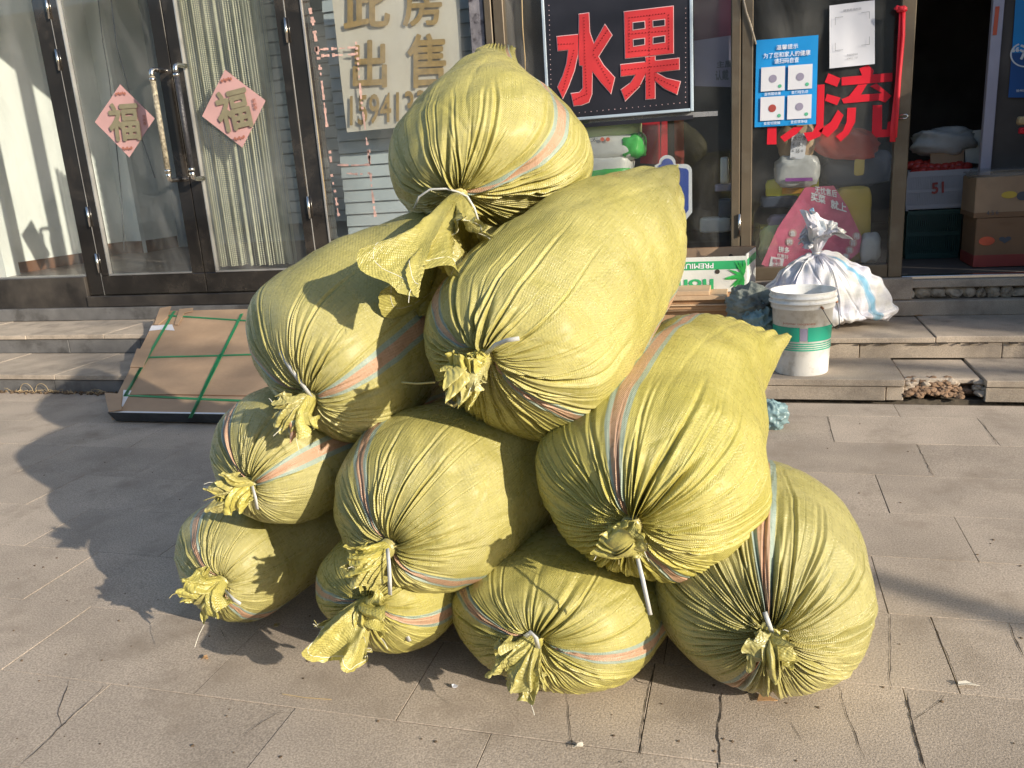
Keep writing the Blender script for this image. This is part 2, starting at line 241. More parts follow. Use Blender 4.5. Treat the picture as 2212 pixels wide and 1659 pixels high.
M = dict(
 sack=sack_mat('woven_sack', (0.480, 0.428, 0.108), (0.28, 0.42, 0.44), (0.60, 0.31, 0.17), trans=0.04, rough=.30),
 tail=sack_mat('sack_mouth_cloth', (0.480, 0.428, 0.108), (0.30, 0.44, 0.46), (0.64, 0.32, 0.19), trans=0.12, rough=.33),
 white_sack=sack_mat('white_woven_sack', (0.78, 0.78, 0.82), (0.16, 0.45, 0.66), (0.16, 0.45, 0.66), trans=0.10),
 tie=mat('white_plastic_tie', (0.72, 0.72, 0.68), 0.35, var=.08, trans=.2),
 thread=mat('white_thread', (0.75, 0.73, 0.62), 0.8, var=.1),
 twine=mat('yellow_twine', (0.55, 0.47, 0.18), 0.6, var=.1),
 stone=mat('granite_paving', (0.455, 0.378, 0.30), 0.85, var=.17, vs=3.2, bump=.22, bs=260, dark=(0.28, 0.225, 0.17), ds=4.2, dt=(.52, .74), speck=.34),
 joint=mat('joint_dirt', (0.12, 0.098, 0.072), 0.95, var=.4, vs=30, bump=.5, bs=200),
 kerb=mat('concrete_step', (0.45, 0.375, 0.295), 0.85, var=.16, vs=7, bump=.25, bs=200, speck=.2, dark=(0.2, 0.17, 0.14), ds=4, dt=(.52, .75)),
 grey_slab=mat('grey_slab_riser', (0.15, 0.145, 0.14), 0.6, var=.2, vs=8, bump=.2, bs=90, dark=(0.09, 0.085, 0.08), ds=5),
 crack=mat('crack_shadow', (0.05, 0.04, 0.032), 1.0, var=.3),
 rubble=mat('rubble_stone', (0.40, 0.35, 0.28), 0.9, var=.3, vs=14, bump=.8, bs=50, dark=(0.16, 0.13, 0.1), ds=9),
 brown_rubble=mat('brown_rubble', (0.25, 0.16, 0.10), 0.95, var=.35, vs=20, bump=.8, bs=60),
 black=mat('black_steel_frame', (0.022, 0.019, 0.017), 0.08, metal=0.0, var=.3, vs=4, bump=.05, bs=6, spec=.8, dark=(0.05, 0.042, 0.035), ds=3, coat=.6),
 blackplinth=mat('black_polished_plinth', (0.035, 0.031, 0.029), 0.28, var=.35, vs=5, bump=.05, bs=30, dark=(0.09, 0.078, 0.065), ds=2.2, dt=(.42, .68)),
 steel=mat('polished_steel', (0.72, 0.70, 0.66), 0.22, metal=1.0, var=.1, bump=.03, bs=40),
 bluerim=mat('door_trim_line', (0.50, 0.49, 0.47), 0.35, metal=.6, var=.2),
 oldgold=mat('worn_handle_sleeve', (0.25, 0.22, 0.16), 0.5, var=.5, vs=60, bump=.4, bs=120, dark=(.42, .38, .27), ds=30),
 darkhandle=mat('black_handle_sleeve', (0.035, 0.035, 0.04), 0.35, var=.5, vs=60, bump=.4, bs=120),
 brown=mat('brown_aluminium', (0.150, 0.118, 0.080), 0.42, metal=.35, var=.15, vs=5, bump=.06, bs=50, dark=(0.20, 0.17, 0.125), ds=6, dt=(.5, .8)),
 wallpaint=mat('pale_interior_wall', (0.84, 0.87, 0.82), 0.8, var=.03, vs=2, dark=(.76, .80, .75), ds=1.2, dt=(.45, .8)),
 slatpaint=mat('pale_blue_slat', (0.42, 0.48, 0.50), 0.65, var=.08, vs=3),
 floorwood=mat('brown_floor', (0.16, 0.12, 0.10), 0.35, var=.25, vs=5),
 skirting=mat('brown_skirting', (0.16, 0.075, 0.04), 0.5, var=.2),
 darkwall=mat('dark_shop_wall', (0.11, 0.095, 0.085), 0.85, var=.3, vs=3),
 facade=mat('facade_render', (0.40, 0.37, 0.33), 0.85, var=.1, vs=3, bump=.3, bs=60),
 glass=glass_mat('window_glass', tint=(.975,.985,.98), dust_veil=.042),  # pale film is grime plus a painted veil of reflected sky
 glass_d=glass_mat('dusty_glass', tint=(.96,.97,.965), dust_veil=.034, dsc=2.6),
 bead=mat('pale_green_bead', (0.80, 0.80, 0.64), 0.35, var=.12, vs=20, trans=.3),
 pink=mat('faded_pink_paper', (0.66, 0.39, 0.37), 0.7, var=.06, vs=6, trans=.1),
 pinkedge=mat('faded_pink_tape', (0.66, 0.42, 0.36), 0.8, var=.25, vs=40, bump=.3, bs=90),
 goldink=mat('dull_gold_ink', (0.26, 0.23, 0.145), 0.5, var=.12, vs=20),
 brownink=mat('red_brown_ink', (0.42, 0.16, 0.11), 0.6, var=.1),
 paper=mat('cream_poster_paper', (0.68, 0.64, 0.55), 0.75, var=.05, vs=3, trans=.15, dark=(.58, .53, .43), ds=2, dt=(.5, .8)),
 ochreink=mat('ochre_brush_ink', (0.33, 0.225, 0.085), 0.7, var=.2, vs=25),
 signblack=mat('sign_black', (0.026, 0.026, 0.034), 0.35, var=.2),
 signred=mat('sign_red', (0.72, 0.05, 0.055), 0.4, var=.06),
 signpink=mat('sign_outline', (0.80, 0.55, 0.55), 0.5, var=.05),
 signrim=mat('sign_rim', (0.48, 0.58, 0.66), 0.3, var=.1),
 ledred=mat('dark_red_led', (0.25, 0.01, 0.015), 0.2, var=.1),
 red=mat('red_vinyl', (0.68, 0.012, 0.03), 0.45, var=.08, trans=.1),
 ribbon=mat('red_ribbon', (0.80, 0.03, 0.05), 0.55, var=.1, trans=.25),
 blueposter=mat('bright_blue_poster', (0.012, 0.27, 0.66), 0.4, var=.15, vs=3),
 posterdeep=mat('deep_blue_poster', (0.02, 0.10, 0.32), 0.5, var=.3, vs=2),
 whitepaper=mat('white_poster_paper', (0.66, 0.67, 0.72), 0.6, var=.06, vs=4),
 white=mat('white_ink', (0.80, 0.82, 0.84), 0.6, var=.03),
 greyink=mat('grey_ink', (0.10, 0.11, 0.13), 0.7, var=.1),
 greencheck=mat('green_disc', (0.10, 0.42, 0.25), 0.5), darkred=mat('dark_red_disc', (0.35, 0.06, 0.05), 0.5),
 carton=mat('brown_cardboard', (0.42, 0.285, 0.18), 0.8, var=.1, vs=5, bump=.12, bs=40, dark=(.34, .225, .14), ds=3, dt=(.5, .8)),
 cartondark=mat('old_cardboard', (0.27, 0.155, 0.085), 0.8, var=.12, vs=5, bump=.15, bs=60),
 foil=mat('dark_wrapped_edge', (0.035, 0.04, 0.045), 0.35, var=.4, vs=12, bump=.3, bs=40),
 greenstrap=mat('green_packing_strap', (0.015, 0.25, 0.10), 0.35, var=.1),
 boxwhite=mat('white_fruit_box', (0.66, 0.68, 0.64), 0.6, var=.05, vs=8, bump=.15, bs=70),
 boxgreen=mat('green_box_print', (0.03, 0.38, 0.14), 0.55, var=.1), leafgreen=mat('leaf_print', (0.03, 0.42, 0.08), 0.55, var=.35, vs=14),
 wood=mat('pale_board', (0.58, 0.40, 0.24), 0.7, var=.12, vs=8, bump=.15, bs=60), wood2=mat('tan_board', (0.46, 0.28, 0.15), 0.7, var=.15, vs=8, bump=.15, bs=60),
 rag=mat('dark_grey_green_cloth', (0.20, 0.22, 0.19), 0.85, var=.35, vs=12, bump=.6, bs=110, dark=(.07, .08, .075), ds=7),
 teal=mat('teal_plastic_film', (0.28, 0.42, 0.44), 0.35, var=.3, vs=10, trans=.3),
 bucket=mat('white_bucket_plastic', (0.76, 0.76, 0.73), 0.38, var=.05, vs=12, dark=(.46, .43, .36), ds=11, dt=(.50, .72), bump=.08, bs=90),
 bucketgreen=mat('green_bucket_band', (0.02, 0.34, 0.22), 0.35, var=.05), rust=mat('rusty_wire', (0.30, 0.13, 0.06), 0.6, var=.3),
 wire=mat('dark_wire', (0.12, 0.12, 0.13), 0.3, metal=.9),
 plasticw=mat('cloudy_plastic_bag', (0.62, 0.63, 0.62), 0.28, var=.15, vs=9, trans=.3, bump=.3, bs=25),
 yellow=mat('bright_yellow_bag', (0.72, 0.70, 0.04), 0.35, var=.1, trans=.1), mustard=mat('mustard_bag', (0.62, 0.44, 0.07), 0.5, var=.12, bump=.2, bs=20),
 magenta=mat('pink_printed_bag', (0.66, 0.15, 0.25), 0.4, var=.22, vs=14, trans=.1), redbag=mat('red_film_bag', (0.70, 0.11, 0.07), 0.3, var=.12, trans=.3, bump=.3, bs=14),
 parcel=mat('brown_parcel', (0.38, 0.26, 0.15), 0.6, var=.15, bump=.3, bs=20), navy=mat('dark_blue_stock', (0.05, 0.065, 0.10), 0.5, var=.3),
 ricegreen=mat('green_rice_bag', (0.07, 0.45, 0.09), 0.35, var=.15, bump=.2, bs=20), ricewhite=mat('white_rice_bag', (0.62, 0.63, 0.60), 0.35, var=.08, bump=.3, bs=20), ricelime=mat('lime_rice_bag', (0.42, 0.56, 0.26), 0.35, var=.15, bump=.2, bs=20),
 tagred=mat('orange_red_print', (0.72, 0.13, 0.06), 0.5), blueboard=mat('blue_board', (0.05, 0.10, 0.42), 0.45, var=.06),
 crate=mat('grey_white_crate', (0.42, 0.42, 0.46), 0.5, var=.08), crategreen=mat('dark_green_crate', (0.02, 0.07, 0.06), 0.5, var=.1),
 tomato=mat('tomato_skin', (0.52, 0.05, 0.04), 0.25, var=.2, vs=6), plum=mat('maroon_panel', (0.12, 0.02, 0.05), 0.4, var=.1, vs=3),
 lilac=mat('lilac_sheet', (0.26, 0.24, 0.33), 0.6, var=.08), inner_post=mat('lilac_white_post', (0.50, 0.47, 0.56), 0.45, var=.06),
 dirt=mat('soil_litter', (0.13, 0.09, 0.055), 1.0, var=.5, vs=50), straw=mat('dry_straw', (0.46, 0.34, 0.18), 0.8, var=.2), leaf=mat('dead_leaf', (0.42, 0.25, 0.12), 0.8, var=.2),
 bark=mat('bark', (0.12, 0.09, 0.07), 0.9, var=.2, bump=.4), street=mat('street_building', (0.50, 0.47, 0.43), 0.85, var=.35, vs=.6), asphalt=mat('asphalt', (0.06, 0.058, 0.055), 0.9, var=.15),
)
# ------------------------------------------------------------------ the ground
XL, XR = -8.5, 4.5
gm = box('pavement', -30, 30, -14, 3.985, -0.30, -0.0026, M['joint'], kind='structure')
ys = [0.14, 0.47, 0.80, 1.153, 1.451, 1.770, 2.092, 2.418, 2.736, 3.080, 3.434, 3.790, 3.978]
seeds = {3: [-1.53, -1.01, -0.05], 4: [-1.29, -0.757, -0.209, 0.343], 5: [-2.136, 0.4596], 6: [-2.46, 0.36], 7: [-2.78, -2.205, 0.647],
         8: [-2.54], 9: [-2.85, 0.655], 10: [-3.2, 0.349, 0.957], 11: [-2.9, .05]}
tile_meshes = {}
for r in range(len(ys)-1):
    y0, y1 = ys[r], ys[r+1]
    js = sorted(seeds.get(r, [random.uniform(-2, -1.4)])); xs = [js[0]]
    for a in js[1:]:
        n = max(1, round((a-xs[-1])/.6)); st = (a-xs[-1])/n
        for _ in range(n): xs.append(xs[-1]+st)
    lim0 = max(-7.2, -1.35*y1-1.4); lim1 = 0.52*y1+0.9
    while xs[0] > lim0: xs.insert(0, xs[0]-.6-random.uniform(-.012, .012))
    while xs[-1] < lim1: xs.append(xs[-1]+.6+random.uniform(-.012, .012))
    for a, b in zip(xs, xs[1:]):
        g = random.choice([.0007, .0010, .0016])
        dz = random.uniform(-.0010, 0.0)
        tl = (random.uniform(-.0005, .0005), random.uniform(-.0005, .0005))
        mb = MB().box(a+g, b-g, y0+g, y1-g, -.04, 0)
        mb.v = [(x, y, z + (dz + (tl[0] if x > (a+b)/2 else -tl[0]) + (tl[1] if y > (y0+y1)/2 else -tl[1]) if z == 0 else 0)) for x, y, z in mb.v]
        mb.build('paving_stone', M['stone'], gm, bevel=.0008)
# cracks across the stones and joints that have opened
def crack(pts, w):
    p = [Gz(x, y, 0.0012) for x, y in pts]; fine = []
    for a, b in zip(p, p[1:]):
        n = max(2, int(np.linalg.norm(b-a)/.02))
        for k in range(n): fine.append(a+(b-a)*k/n + (np.array([random.uniform(-1, 1), random.uniform(-1, 1), 0])*.0025 if k else 0))
    fine.append(p[-1]); vs = []; fs = []
    for i, q in enumerate(fine):
        t = fine[min(i+1, len(fine)-1)]-fine[max(i-1, 0)]; t = t/np.linalg.norm(t); nb = np.array([-t[1], t[0], 0]); ww = w*random.uniform(.35, 1.2)*min(1, .3+min(i, len(fine)-1-i)*.4)
        vs += [q-nb*ww, q+nb*ww]
    for i in range(len(fine)-1): fs.append((2*i, 2*i+1, 2*i+3, 2*i+2))
    return vs, fs
cm = MB()
q5 = lambda x, y: (1106+x*.5099, 813.2+y*.5099); q4 = lambda x, y: (x*.5099, 813.2+y*.5099)
for pts, w in [([q5(890,1340), q5(872,1500), q5(880,1655)], .0042), ([q5(1672,1340), q5(1700,1490), q5(1745,1659)], .0050), ([q5(1700,1455), q5(1780,1400), q5(1832,1350)], .0022),
    ([q5(220,1300), q5(240,1400), q5(252,1580)], .0018), ([q5(595,1240), q5(560,1430), q5(540,1612)], .0022), ([q5(1385,1310), q5(1430,1460), q5(1500,1630)], .0020),
    ([q5(1600,1000), q5(1606,1150), q5(1602,1330)], .0018), ([q5(490,1235), q5(530,1290), q5(590,1305)], .0018), ([q5(2105,1045), q5(2169,1190)], .0030), ([q5(1990,190), q5(2055,290)], .0022),
    ([q4(290,1290), q4(245,1430), q4(262,1480)], .0020), ([q4(1190,1415), q4(1100,1470), q4(1020,1530)], .0026), ([q4(440,1310), q4(80,1655)], .0022), ([q5(1770,1020), q5(1850,1190), q5(1895,1330)], .0020),
    ([q5(1180,1460), q5(1230,1545)], .0014), ([q4(930,1060), q4(960,1120)], .0016), ([q4(545,305), q4(610,262), q4(690,220)], .0022), ([q5(1340,170), q5(1360,270)], .0018), ([q5(1715,285), q5(1780,420)], .0022)]:
    cm.add(*crack(pts, w*.5))
cm.build('pavement_crack', M['crack'], None, kind='structure')
# ------------------------------------------------------------------ steps along both shops
def steps(name, x0, x1, ya, z1, yb, z2, mt_t, mt_r, slab, jitter, gap=None):
    base = MB().box(x0, x1, ya+.03, yb+.03, -.20, z1-.031 if not gap else -.02).box(x0, x1, yb+.0305, W-.002, -.20, z2-.031).build(name, M['joint'], kind='structure')
    z1b = z1-.045
    def slabs(nm, y0, y1, za, zb, mt, L, over=0):
        x = x0+.001
        while x < x1-.05:
            xe = min(x+L*random.uniform(.9, 1.1), x1)
            if x1-xe < .15: xe = x1
            d = random.uniform(-.003, .003)*jitter
            if gap and y0 == ya:
                if x < gap[0] < xe: xe = gap[0]
                elif gap[0]-.001 <= x < gap[1]:
                    if nm == 'tread_slab': MB().box(gap[0]+.004, gap[1]-.004, y0+.05, y1, za, zb+d).build(nm, mt, base, bevel=.006)
                    x = gap[1]; continue
            MB().box(x+.002, xe-.002, y0-over+d, y1, za+(0 if zb-za > .06 else 0), zb+d).build(nm, mt, base, bevel=.003); x = xe
    slabs('riser_slab', ya, ya+.029, -.02, z1-.031, mt_r, slab)
    slabs('tread_slab', ya, yb-.001, z1-.03, z1, mt_t, slab*1.1, .012)
    slabs('riser_slab', yb, yb+.029, z1+.001, z2-.031, mt_r, slab)
    slabs('tread_slab', yb, W-.004, z2-.03, z2, mt_t, slab*1.1, .012)
    return base
steps('stone_steps', -9.0, -1.60, 3.98, .114, 4.547, .246, M['kerb'], M['grey_slab'], .62, 1)
GAP = (P(*(1615.6+1255*.2696, 487.9+1300*.2696), 4.10)[0], P(*(1615.6+1900*.2696, 487.9+1300*.2696), 4.10)[0])
steps('stone_steps', -1.60, 4.5, 4.10, .082, 4.53, .196, M['kerb'], M['kerb'], .72, 1.6, GAP)
# broken kerb with rubble, right side
kr = lambda x, y: (1615.6+x*.2696, 487.9+y*.2696)
def blob_rock(c, r, seed, sq=(1, 1, 1)):
    rs = np.random.default_rng(seed); bm = bmesh.new(); bmesh.ops.create_icosphere(bm, subdivisions=2, radius=1)
    dirs = rs.normal(size=(6, 3)); dirs /= np.linalg.norm(dirs, axis=1)[:, None]
    vs = []
    for v in bm.verts:
        p = np.array(v.co); k = min([1.0]+[(.62+.25*((i*37) % 10)/10)/max(p@d, 1e-3) for i, d in enumerate(dirs) if p@d > 0.3])
        p = p*min(k, 1)*(1+.08*rs.normal()); vs.append(tuple(np.array(c)+p*r*np.array(sq)))
    fs = [tuple(v.index for v in f.verts) for f in bm.faces]; bm.free(); return vs, fs
box('step_core', -1.6, GAP[0]-.001, 4.131, 4.55, -.02, .050, M['joint'], kind='structure'); box('step_core', GAP[1]+.001, 4.5, 4.131, 4.55, -.02, .050, M['joint'], kind='structure')
hole = MB()
for i in range(420):
    f = random.random(); x = GAP[0]+.006+(GAP[1]-GAP[0]-.012)*f; lim = .075 if f < .74 else .02
    yy = 4.106+random.random()*.085; top = min(lim, .012+(yy-4.10)*.95)
    if f > .74: yy += .05
    z = top*random.random()**.5
    hole.add(*blob_rock((x, yy, max(.003, z)), random.choice([.005, .007, .009, .012, .018]), i, (1.25, .8, .75)))
edge = MB()
for i in range(46):
    gx = random.choice([GAP[0], GAP[1], GAP[0]+random.random()*(GAP[1]-GAP[0])*.7]); on = gx in GAP
    edge.add(*blob_rock((gx+random.uniform(-.004, .03)*(1 if gx == GAP[0] else -1 if on else 0), 4.112+random.random()*(.05 if on else .02)+(0 if on else .035), random.random()*(.06 if on else .02)+(0 if on else .045)), random.uniform(.010, .026), 900+i, (1.3, .8, .8)))
edge.build('broken_kerb_edge', M['kerb'], None, kind='stuff')
hole.build('broken_kerb_rubble', M['brown_rubble'], None, kind='stuff')
box('rubble_bed', GAP[0]+.002, GAP[1]-.002, 4.20, 4.30, -.02, .048, M['brown_rubble'], kind='structure')
# edge line of broken mortar between treads and risers
ed = MB()
for yy, zz, x0, x1 in ((4.507, .164, -.1, 2.2),):
    x = x0
    while x < x1:
        l = random.uniform(.01, .05); t = random.uniform(.002, .006)
        if random.random() < .5: ed.box(x, x+l, yy+.003, yy+.03, zz-t*.5, zz+t*.5)
        x += l
ed.build('mortar_crumbs', M['crack'], None, kind='stuff')
# soil and litter along the left kerb
lt = MB(); ls = MB()
for i in range(420):
    x = random.uniform(-5.2, -3.1); c = (x, 3.972-abs(random.gauss(0, .018)), .004+random.uniform(0, .004))
    lt.add(*blob_rock(c, random.uniform(.003, .010), i))
lt.build('soil_litter', M['dirt'], None, kind='stuff')
for i in range(70):
    x = random.uniform(-4.9, -3.3); a = random.uniform(0, 3.1); l = random.uniform(.02, .06); c = np.array([x, 3.94-abs(random.gauss(0, .015)), .012+random.uniform(0, .02)])
    d = np.array([math.cos(a), math.sin(a)*.4, random.uniform(-.1, .25)])*l; ls.tube([c-d/2, c+np.array([0, 0, .006]), c+d/2], .0012, 4)
for x in (-4.32, -4.2):
    ls.tube([np.array([x+.05*math.cos(t), 3.95, .01+.055*math.sin(t)]) for t in np.linspace(0, 3.14, 9)], .0016, 4)
ls.build('dry_straw', M['straw'], None, kind='stuff')
# small litter on the paving
def flake(name, label, px, size, mt, cat='litter', z=.003, ang=0, asp=.45):
    c = Gz(*px, z); n = 8; vs = []
    for k in range(n):
        t = 2*math.pi*k/n; r = size*(1+.25*math.sin(3*t+px[0])); v = np.array([r*math.cos(t), asp*r*math.sin(t), .003*math.sin(2*t+px[1])])
        v = np.array([v[0]*math.cos(ang)-v[1]*math.sin(ang), v[0]*math.sin(ang)+v[1]*math.cos(ang), v[2]]); vs.append(c+v+np.array([0, 0, .004]))
    vs2 = [v+np.array([0, 0, .0012]) for v in vs]; f = [tuple(range(n))[::-1], tuple(range(n, 2*n))]+[(k, (k+1) % n, n+(k+1) % n, n+k) for k in range(n)]
    return tag(mesh_obj(name, vs+vs2, f, mt), label, cat)
flake('leaf', 'small pale dead leaf lying on paving right of the largest sack', (2088, 1481), .022, M['paper'], 'leaf', ang=.1, asp=.3)
flake('paper_scrap', 'tiny white scrap on paving below the front sacks', (1250, 1614), .012, M['paper'], ang=.6)
flake('paper_scrap', 'white chip by the shadow tip near the middle sacks', (984, 1485), .008, M['whitepaper'], asp=.8)
flake('leaf', 'crushed brown leaf under the front edge of the largest sack', (1655, 1512), .022, M['leaf'], 'leaf', asp=.6)
flake('leaf', 'orange leaf on the upper step below the open doorway', kr(1370, 722), .024, M['leaf'], 'leaf', z=.20, asp=.5)
flake('leaf', 'small dry leaf beside the double crack line at left', (443, 1424), .010, M['leaf'], 'leaf', asp=.8)
flake('bottle_cap', 'small metal cap in the shade between the two left front sacks', (600, 1353), .010, M['steel'], 'cap', asp=1)
tag(MB().tube([Gz(610, 1499, .004), Gz(660, 1507, .006), Gz(716, 1511, .003)], .0011, 5).build('straw_stalk', M['straw']), 'thin pale stalk lying across the paving in front', 'straw')
st2 = MB()
for i in range(150):
    px = random.uniform(0, 2212); py = random.uniform(880, 1650); c = Gz(px, py, 0.0)
    st2.add(*blob_rock((c[0], c[1], .001), random.uniform(.0015, .0042), i, (1, 1, .5)))
st2.build('grit', M['dirt'], None, kind='stuff')
# ------------------------------------------------------------------ text on quads
def text_mesh(body, bold=0.0):
    bold = 0
    cu = bpy.data.curves.new('t', 'FONT'); cu.body = body; cu.size = 1; cu.offset = bold; cu.resolution_u = 3; cu.extrude = 0
    ob = bpy.data.objects.new('t', cu); COL.objects.link(ob); dg = bpy.context.evaluated_depsgraph_get()
    me = bpy.data.meshes.new_from_object(ob.evaluated_get(dg)); bpy.data.objects.remove(ob)
    vs = np.array([v.co[:] for v in me.vertices]); fs = [tuple(p.vertices) for p in me.polygons]; bpy.data.meshes.remove(me)
    return vs, fs
def text_quad(name, body, quad, mt, parent=None, bold=0.02, th=0.0006, flip=False, nrm=None):
    """quad: world corners tl,tr,br,bl; text fills its box"""
    vs, fs = text_mesh(body)
    if not len(vs): return None
    nv = len(vs); lift = np.zeros(nv)
    if bold > .006:        # heavier strokes: the glyph laid down several times, slightly shifted
        base_v, base_f = vs, fs; vs = []; fs = []; lift = []
        offs = [(0, 0)]+[(bold*math.cos(a), bold*math.sin(a)) for a in np.linspace(0, 2*math.pi, 9)[:-1]]
        for k, (dx, dy) in enumerate(offs):
            vs.append(base_v+np.array([dx, dy, 0])); fs += [tuple(i+k*nv for i in f) for f in base_f]; lift += [k*.00012]*nv
        vs = np.concatenate(vs); lift = np.array(lift)
    lo, hi = vs.min(0), vs.max(0); u = (vs[:, 0]-lo[0])/(hi[0]-lo[0]+1e-9); v = (vs[:, 1]-lo[1])/(hi[1]-lo[1]+1e-9)
    if flip: u, v = 1-u, 1-v
    tl, tr, br, bl = [np.array(q, float) for q in quad]
    p = (1-u)[:, None]*((1-v)[:, None]*bl+v[:, None]*tl)+u[:, None]*((1-v)[:, None]*br+v[:, None]*tr)
    if nrm is None:
        nrm = np.cross(tr-tl, bl-tl); nrm /= np.linalg.norm(nrm); nrm = -nrm
        if nrm@(CAM-tl) < 0: nrm = -nrm
    p = p+nrm*(th+lift)[:, None]
    return mesh_obj(name, p, fs, mt, parent)
def lerpquad(c, u0, v0, u1, v1):
    """sub-quad of world quad c (tl,tr,br,bl); v measured downwards"""
    tl, tr, br, bl = [np.array(q, float) for q in c]
    f = lambda u, v: (1-u)*((1-v)*tl+v*bl)+u*((1-v)*tr+v*br)
    return [f(u0, v0), f(u1, v0), f(u1, v1), f(u0, v1)]
def sheet(name, corners, mt, parent=None, th=.0012, n=12, wav=.002, seed=1):
    tl, tr, br, bl = [np.array(q, float) for q in corners]; nn = np.cross(tr-tl, bl-tl); nn /= np.linalg.norm(nn)
    if nn@(CAM-tl) < 0: nn = -nn
    rs = np.random.default_rng(seed); ph = rs.uniform(0, 6, 6); vs = []; fs = []
    for j in range(n+1):
        for i in range(n+1):
            u, v = i/n, j/n; q = (1-u)*((1-v)*tl+v*bl)+u*((1-v)*tr+v*br)
            w = wav*(math.sin(5*u+ph[0]+2*v)+.6*math.sin(9*v+ph[1]+u*3)+.4*math.sin(14*u+ph[2])); vs.append(q-nn*(th-w*.5+wav*.6))
    for v in list(vs): vs.append(v-nn*th)
    k = n+1; off = k*k
    for j in range(n):
        for i in range(n):
            a = j*k+i; fs.append((a, a+1, a+k+1, a+k)); fs.append((off+a, off+a+k, off+a+k+1, off+a+1))
    return mesh_obj(name, vs, fs, mt, parent, smooth=True)
# ------------------------------------------------------------------ shop with black glass doors (left)
Zof = lambda x, y: P(x, y)[2]
Xof = lambda x, y: P(x, y)[0]
ZT = 3.35
shop = thing('glass_door_shop', 'black framed shop front with double glass doors and pale interior', 'shop', (-4, W, .246))
xpL, xh1, xg1, xg2, xm, xg3, xg4, xh2, xpR = -4.80, -4.658, -4.584, -3.862, -3.757, -3.662, -2.924, -2.853, -2.725
zs = .246; zsl = .344; zd = .427; zg = .571
box('plinth', -9, xpL, W-.03, W+.10, .246, zg, M['blackplinth'], shop, .004)
box('plinth_slab', -9, xpR+.9, W-.075, W+.05, .2475, zsl-.004, M['grey_slab'], shop, .004)
box('threshold', xpL+.002, xpR, W-.045, W+.10, zsl, zd-.004, M['blackplinth'], shop, .003)
for a, b, y in ((xpL, xh1-.002, W-.005), (xh2+.002, xpR-.0, W-.005), (-7.3, -7.1, W-.005)):
    box('post', a, b, y, W+.10, zd, ZT, M['black'], shop, .004)
box('transom', -9, -1.55, W-.02, W+.12, ZT+.001, ZT+.15, M['black'], shop)
# side window
box('window_pane', -7.098, xpL-.002, W+.03, W+.036, zg+.002, ZT-.002, M['glass'], shop)
box('glazing_bead', -7.098, xpL-.002, W-.002, W+.028, zg+.001, zg+.012, M['bluerim'], shop)
def leaf(x0, x1, gx0, gx1):
    d = box('door_bottom_rail', x0+.003, x1-.003, W-.012, W+.04, zd+.003, zg-.001, M['black'], shop, .003)
    box('door_stile', x0+.003, gx0, W-.010, W+.04, zg, ZT-.003, M['black'], shop, .003)
    box('door_stile', gx1, x1-.003, W-.010, W+.04, zg, ZT-.003, M['black'], shop, .003)
    box('glazing_bead', gx0+.001, gx0+.009, W-.013, W+.02, zg+.012, ZT-.004, M['bluerim'], shop)
    box('glazing_bead', gx0+.001, gx1-.001, W-.013, W+.02, zg+.001, zg+.0105, M['bluerim'], shop)
    box('door_pane', gx0+.009, gx1-.001, W+.012, W+.018, zg+.011, ZT-.004, M['glass'], shop)
leaf(xh1, xm, xg1, xg2); leaf(xm, xh2, xg3, xg4)
for (x, y0, y1) in ((96, -10, 42), (119, 107, 153), (190, 447, 490), (211, 548, 590), (621, 38, 92), (673, 424, 472)):
    p0, p1 = P(x-4, y0, W-.02), P(x+4, y1, W-.02); xx = xh1 if x < 400 else xh2
    MB().tube([(xx, W-.02, p1[2]), (xx, W-.02, p0[2])], .0095, 12).build('hinge_barrel', M['steel'], shop, True)
for xx in (xh1, xh2): box('bright_gap_line', xx-.0012, xx+.0012, W-.012, W-.002, zd, ZT, M['bluerim'], shop)
box('glazing_bead', xpR-.012, xpR-.003, W-.014, W-.006, zd, ZT, M['bluerim'], shop)
# pull handles, one on each leaf
for side, xt, yt, xb, yb_, sl, lab in ((0, 324, 155, 368, 385, 'oldgold', 'worn gold sleeved pull handle'), (1, 377, 145, 418, 382, 'darkhandle', 'dark sleeved pull handle')):
    Yh = W-.115; a = P(xt, yt, Yh); b = P(xb, yb_, Yh); xx = (a[0]+b[0])/2; zt, zb = a[2], b[2]; 
    h = MB().tube([(xx, Yh, zt-.03), (xx, Yh, (zt+zb)/2), (xx, Yh, zb+.03)], .0185, 16).build('door_handle', M[sl], shop, True); h['label'] = lab
    for z in (zt, zb):
        s_ = 1 if z == zt else -1
        MB().tube([(xx, Yh, z-.045*s_), (xx, Yh, z-.012*s_), (xx, Yh+.004, z+.004*s_), (xx, Yh+.02, z+.014*s_), (xx+.004, Yh+.05, z+.014*s_), (xx+.01, W-.012, z+.014*s_)], .0165, 14).build('handle_bracket', M['steel'], h, True)
        MB().tube([(xx, Yh, z-.058*s_), (xx, Yh, z-.04*s_)], .022, 14).build('handle_collar', M['steel'], h, True)
# window with the for-sale notice
zgn = .62
box('plinth', xpR+.001, -1.62, W-.03, W+.10, .3445, zgn, M['blackplinth'], shop, .004)
box('window_pane', xpR+.002, -1.63, W+.03, W+.036, zgn+.002, ZT-.002, M['glass'], shop)
box('slatted_shutter_backing', xpR+.01, -1.50, W+.26, W+.28, .36, ZT, M['slatpaint'], shop)
z = .42
while z < ZT-.1:
    mbs = MB(); x0, x1 = xpR+.01, -1.50
    mbs.add([(x0, W+.235, z+.002), (x1, W+.235, z+.002), (x1, W+.250, z+.077), (x0, W+.250, z+.077), (x0, W+.259, z+.002), (x1, W+.259, z+.002), (x1, W+.259, z+.077), (x0, W+.259, z+.077)],
        [(0,1,2,3),(4,7,6,5),(0,4,5,1),(3,2,6,7),(0,3,7,4),(1,5,6,2)]).build('shutter_slat', M['slatpaint'], shop); z += .082
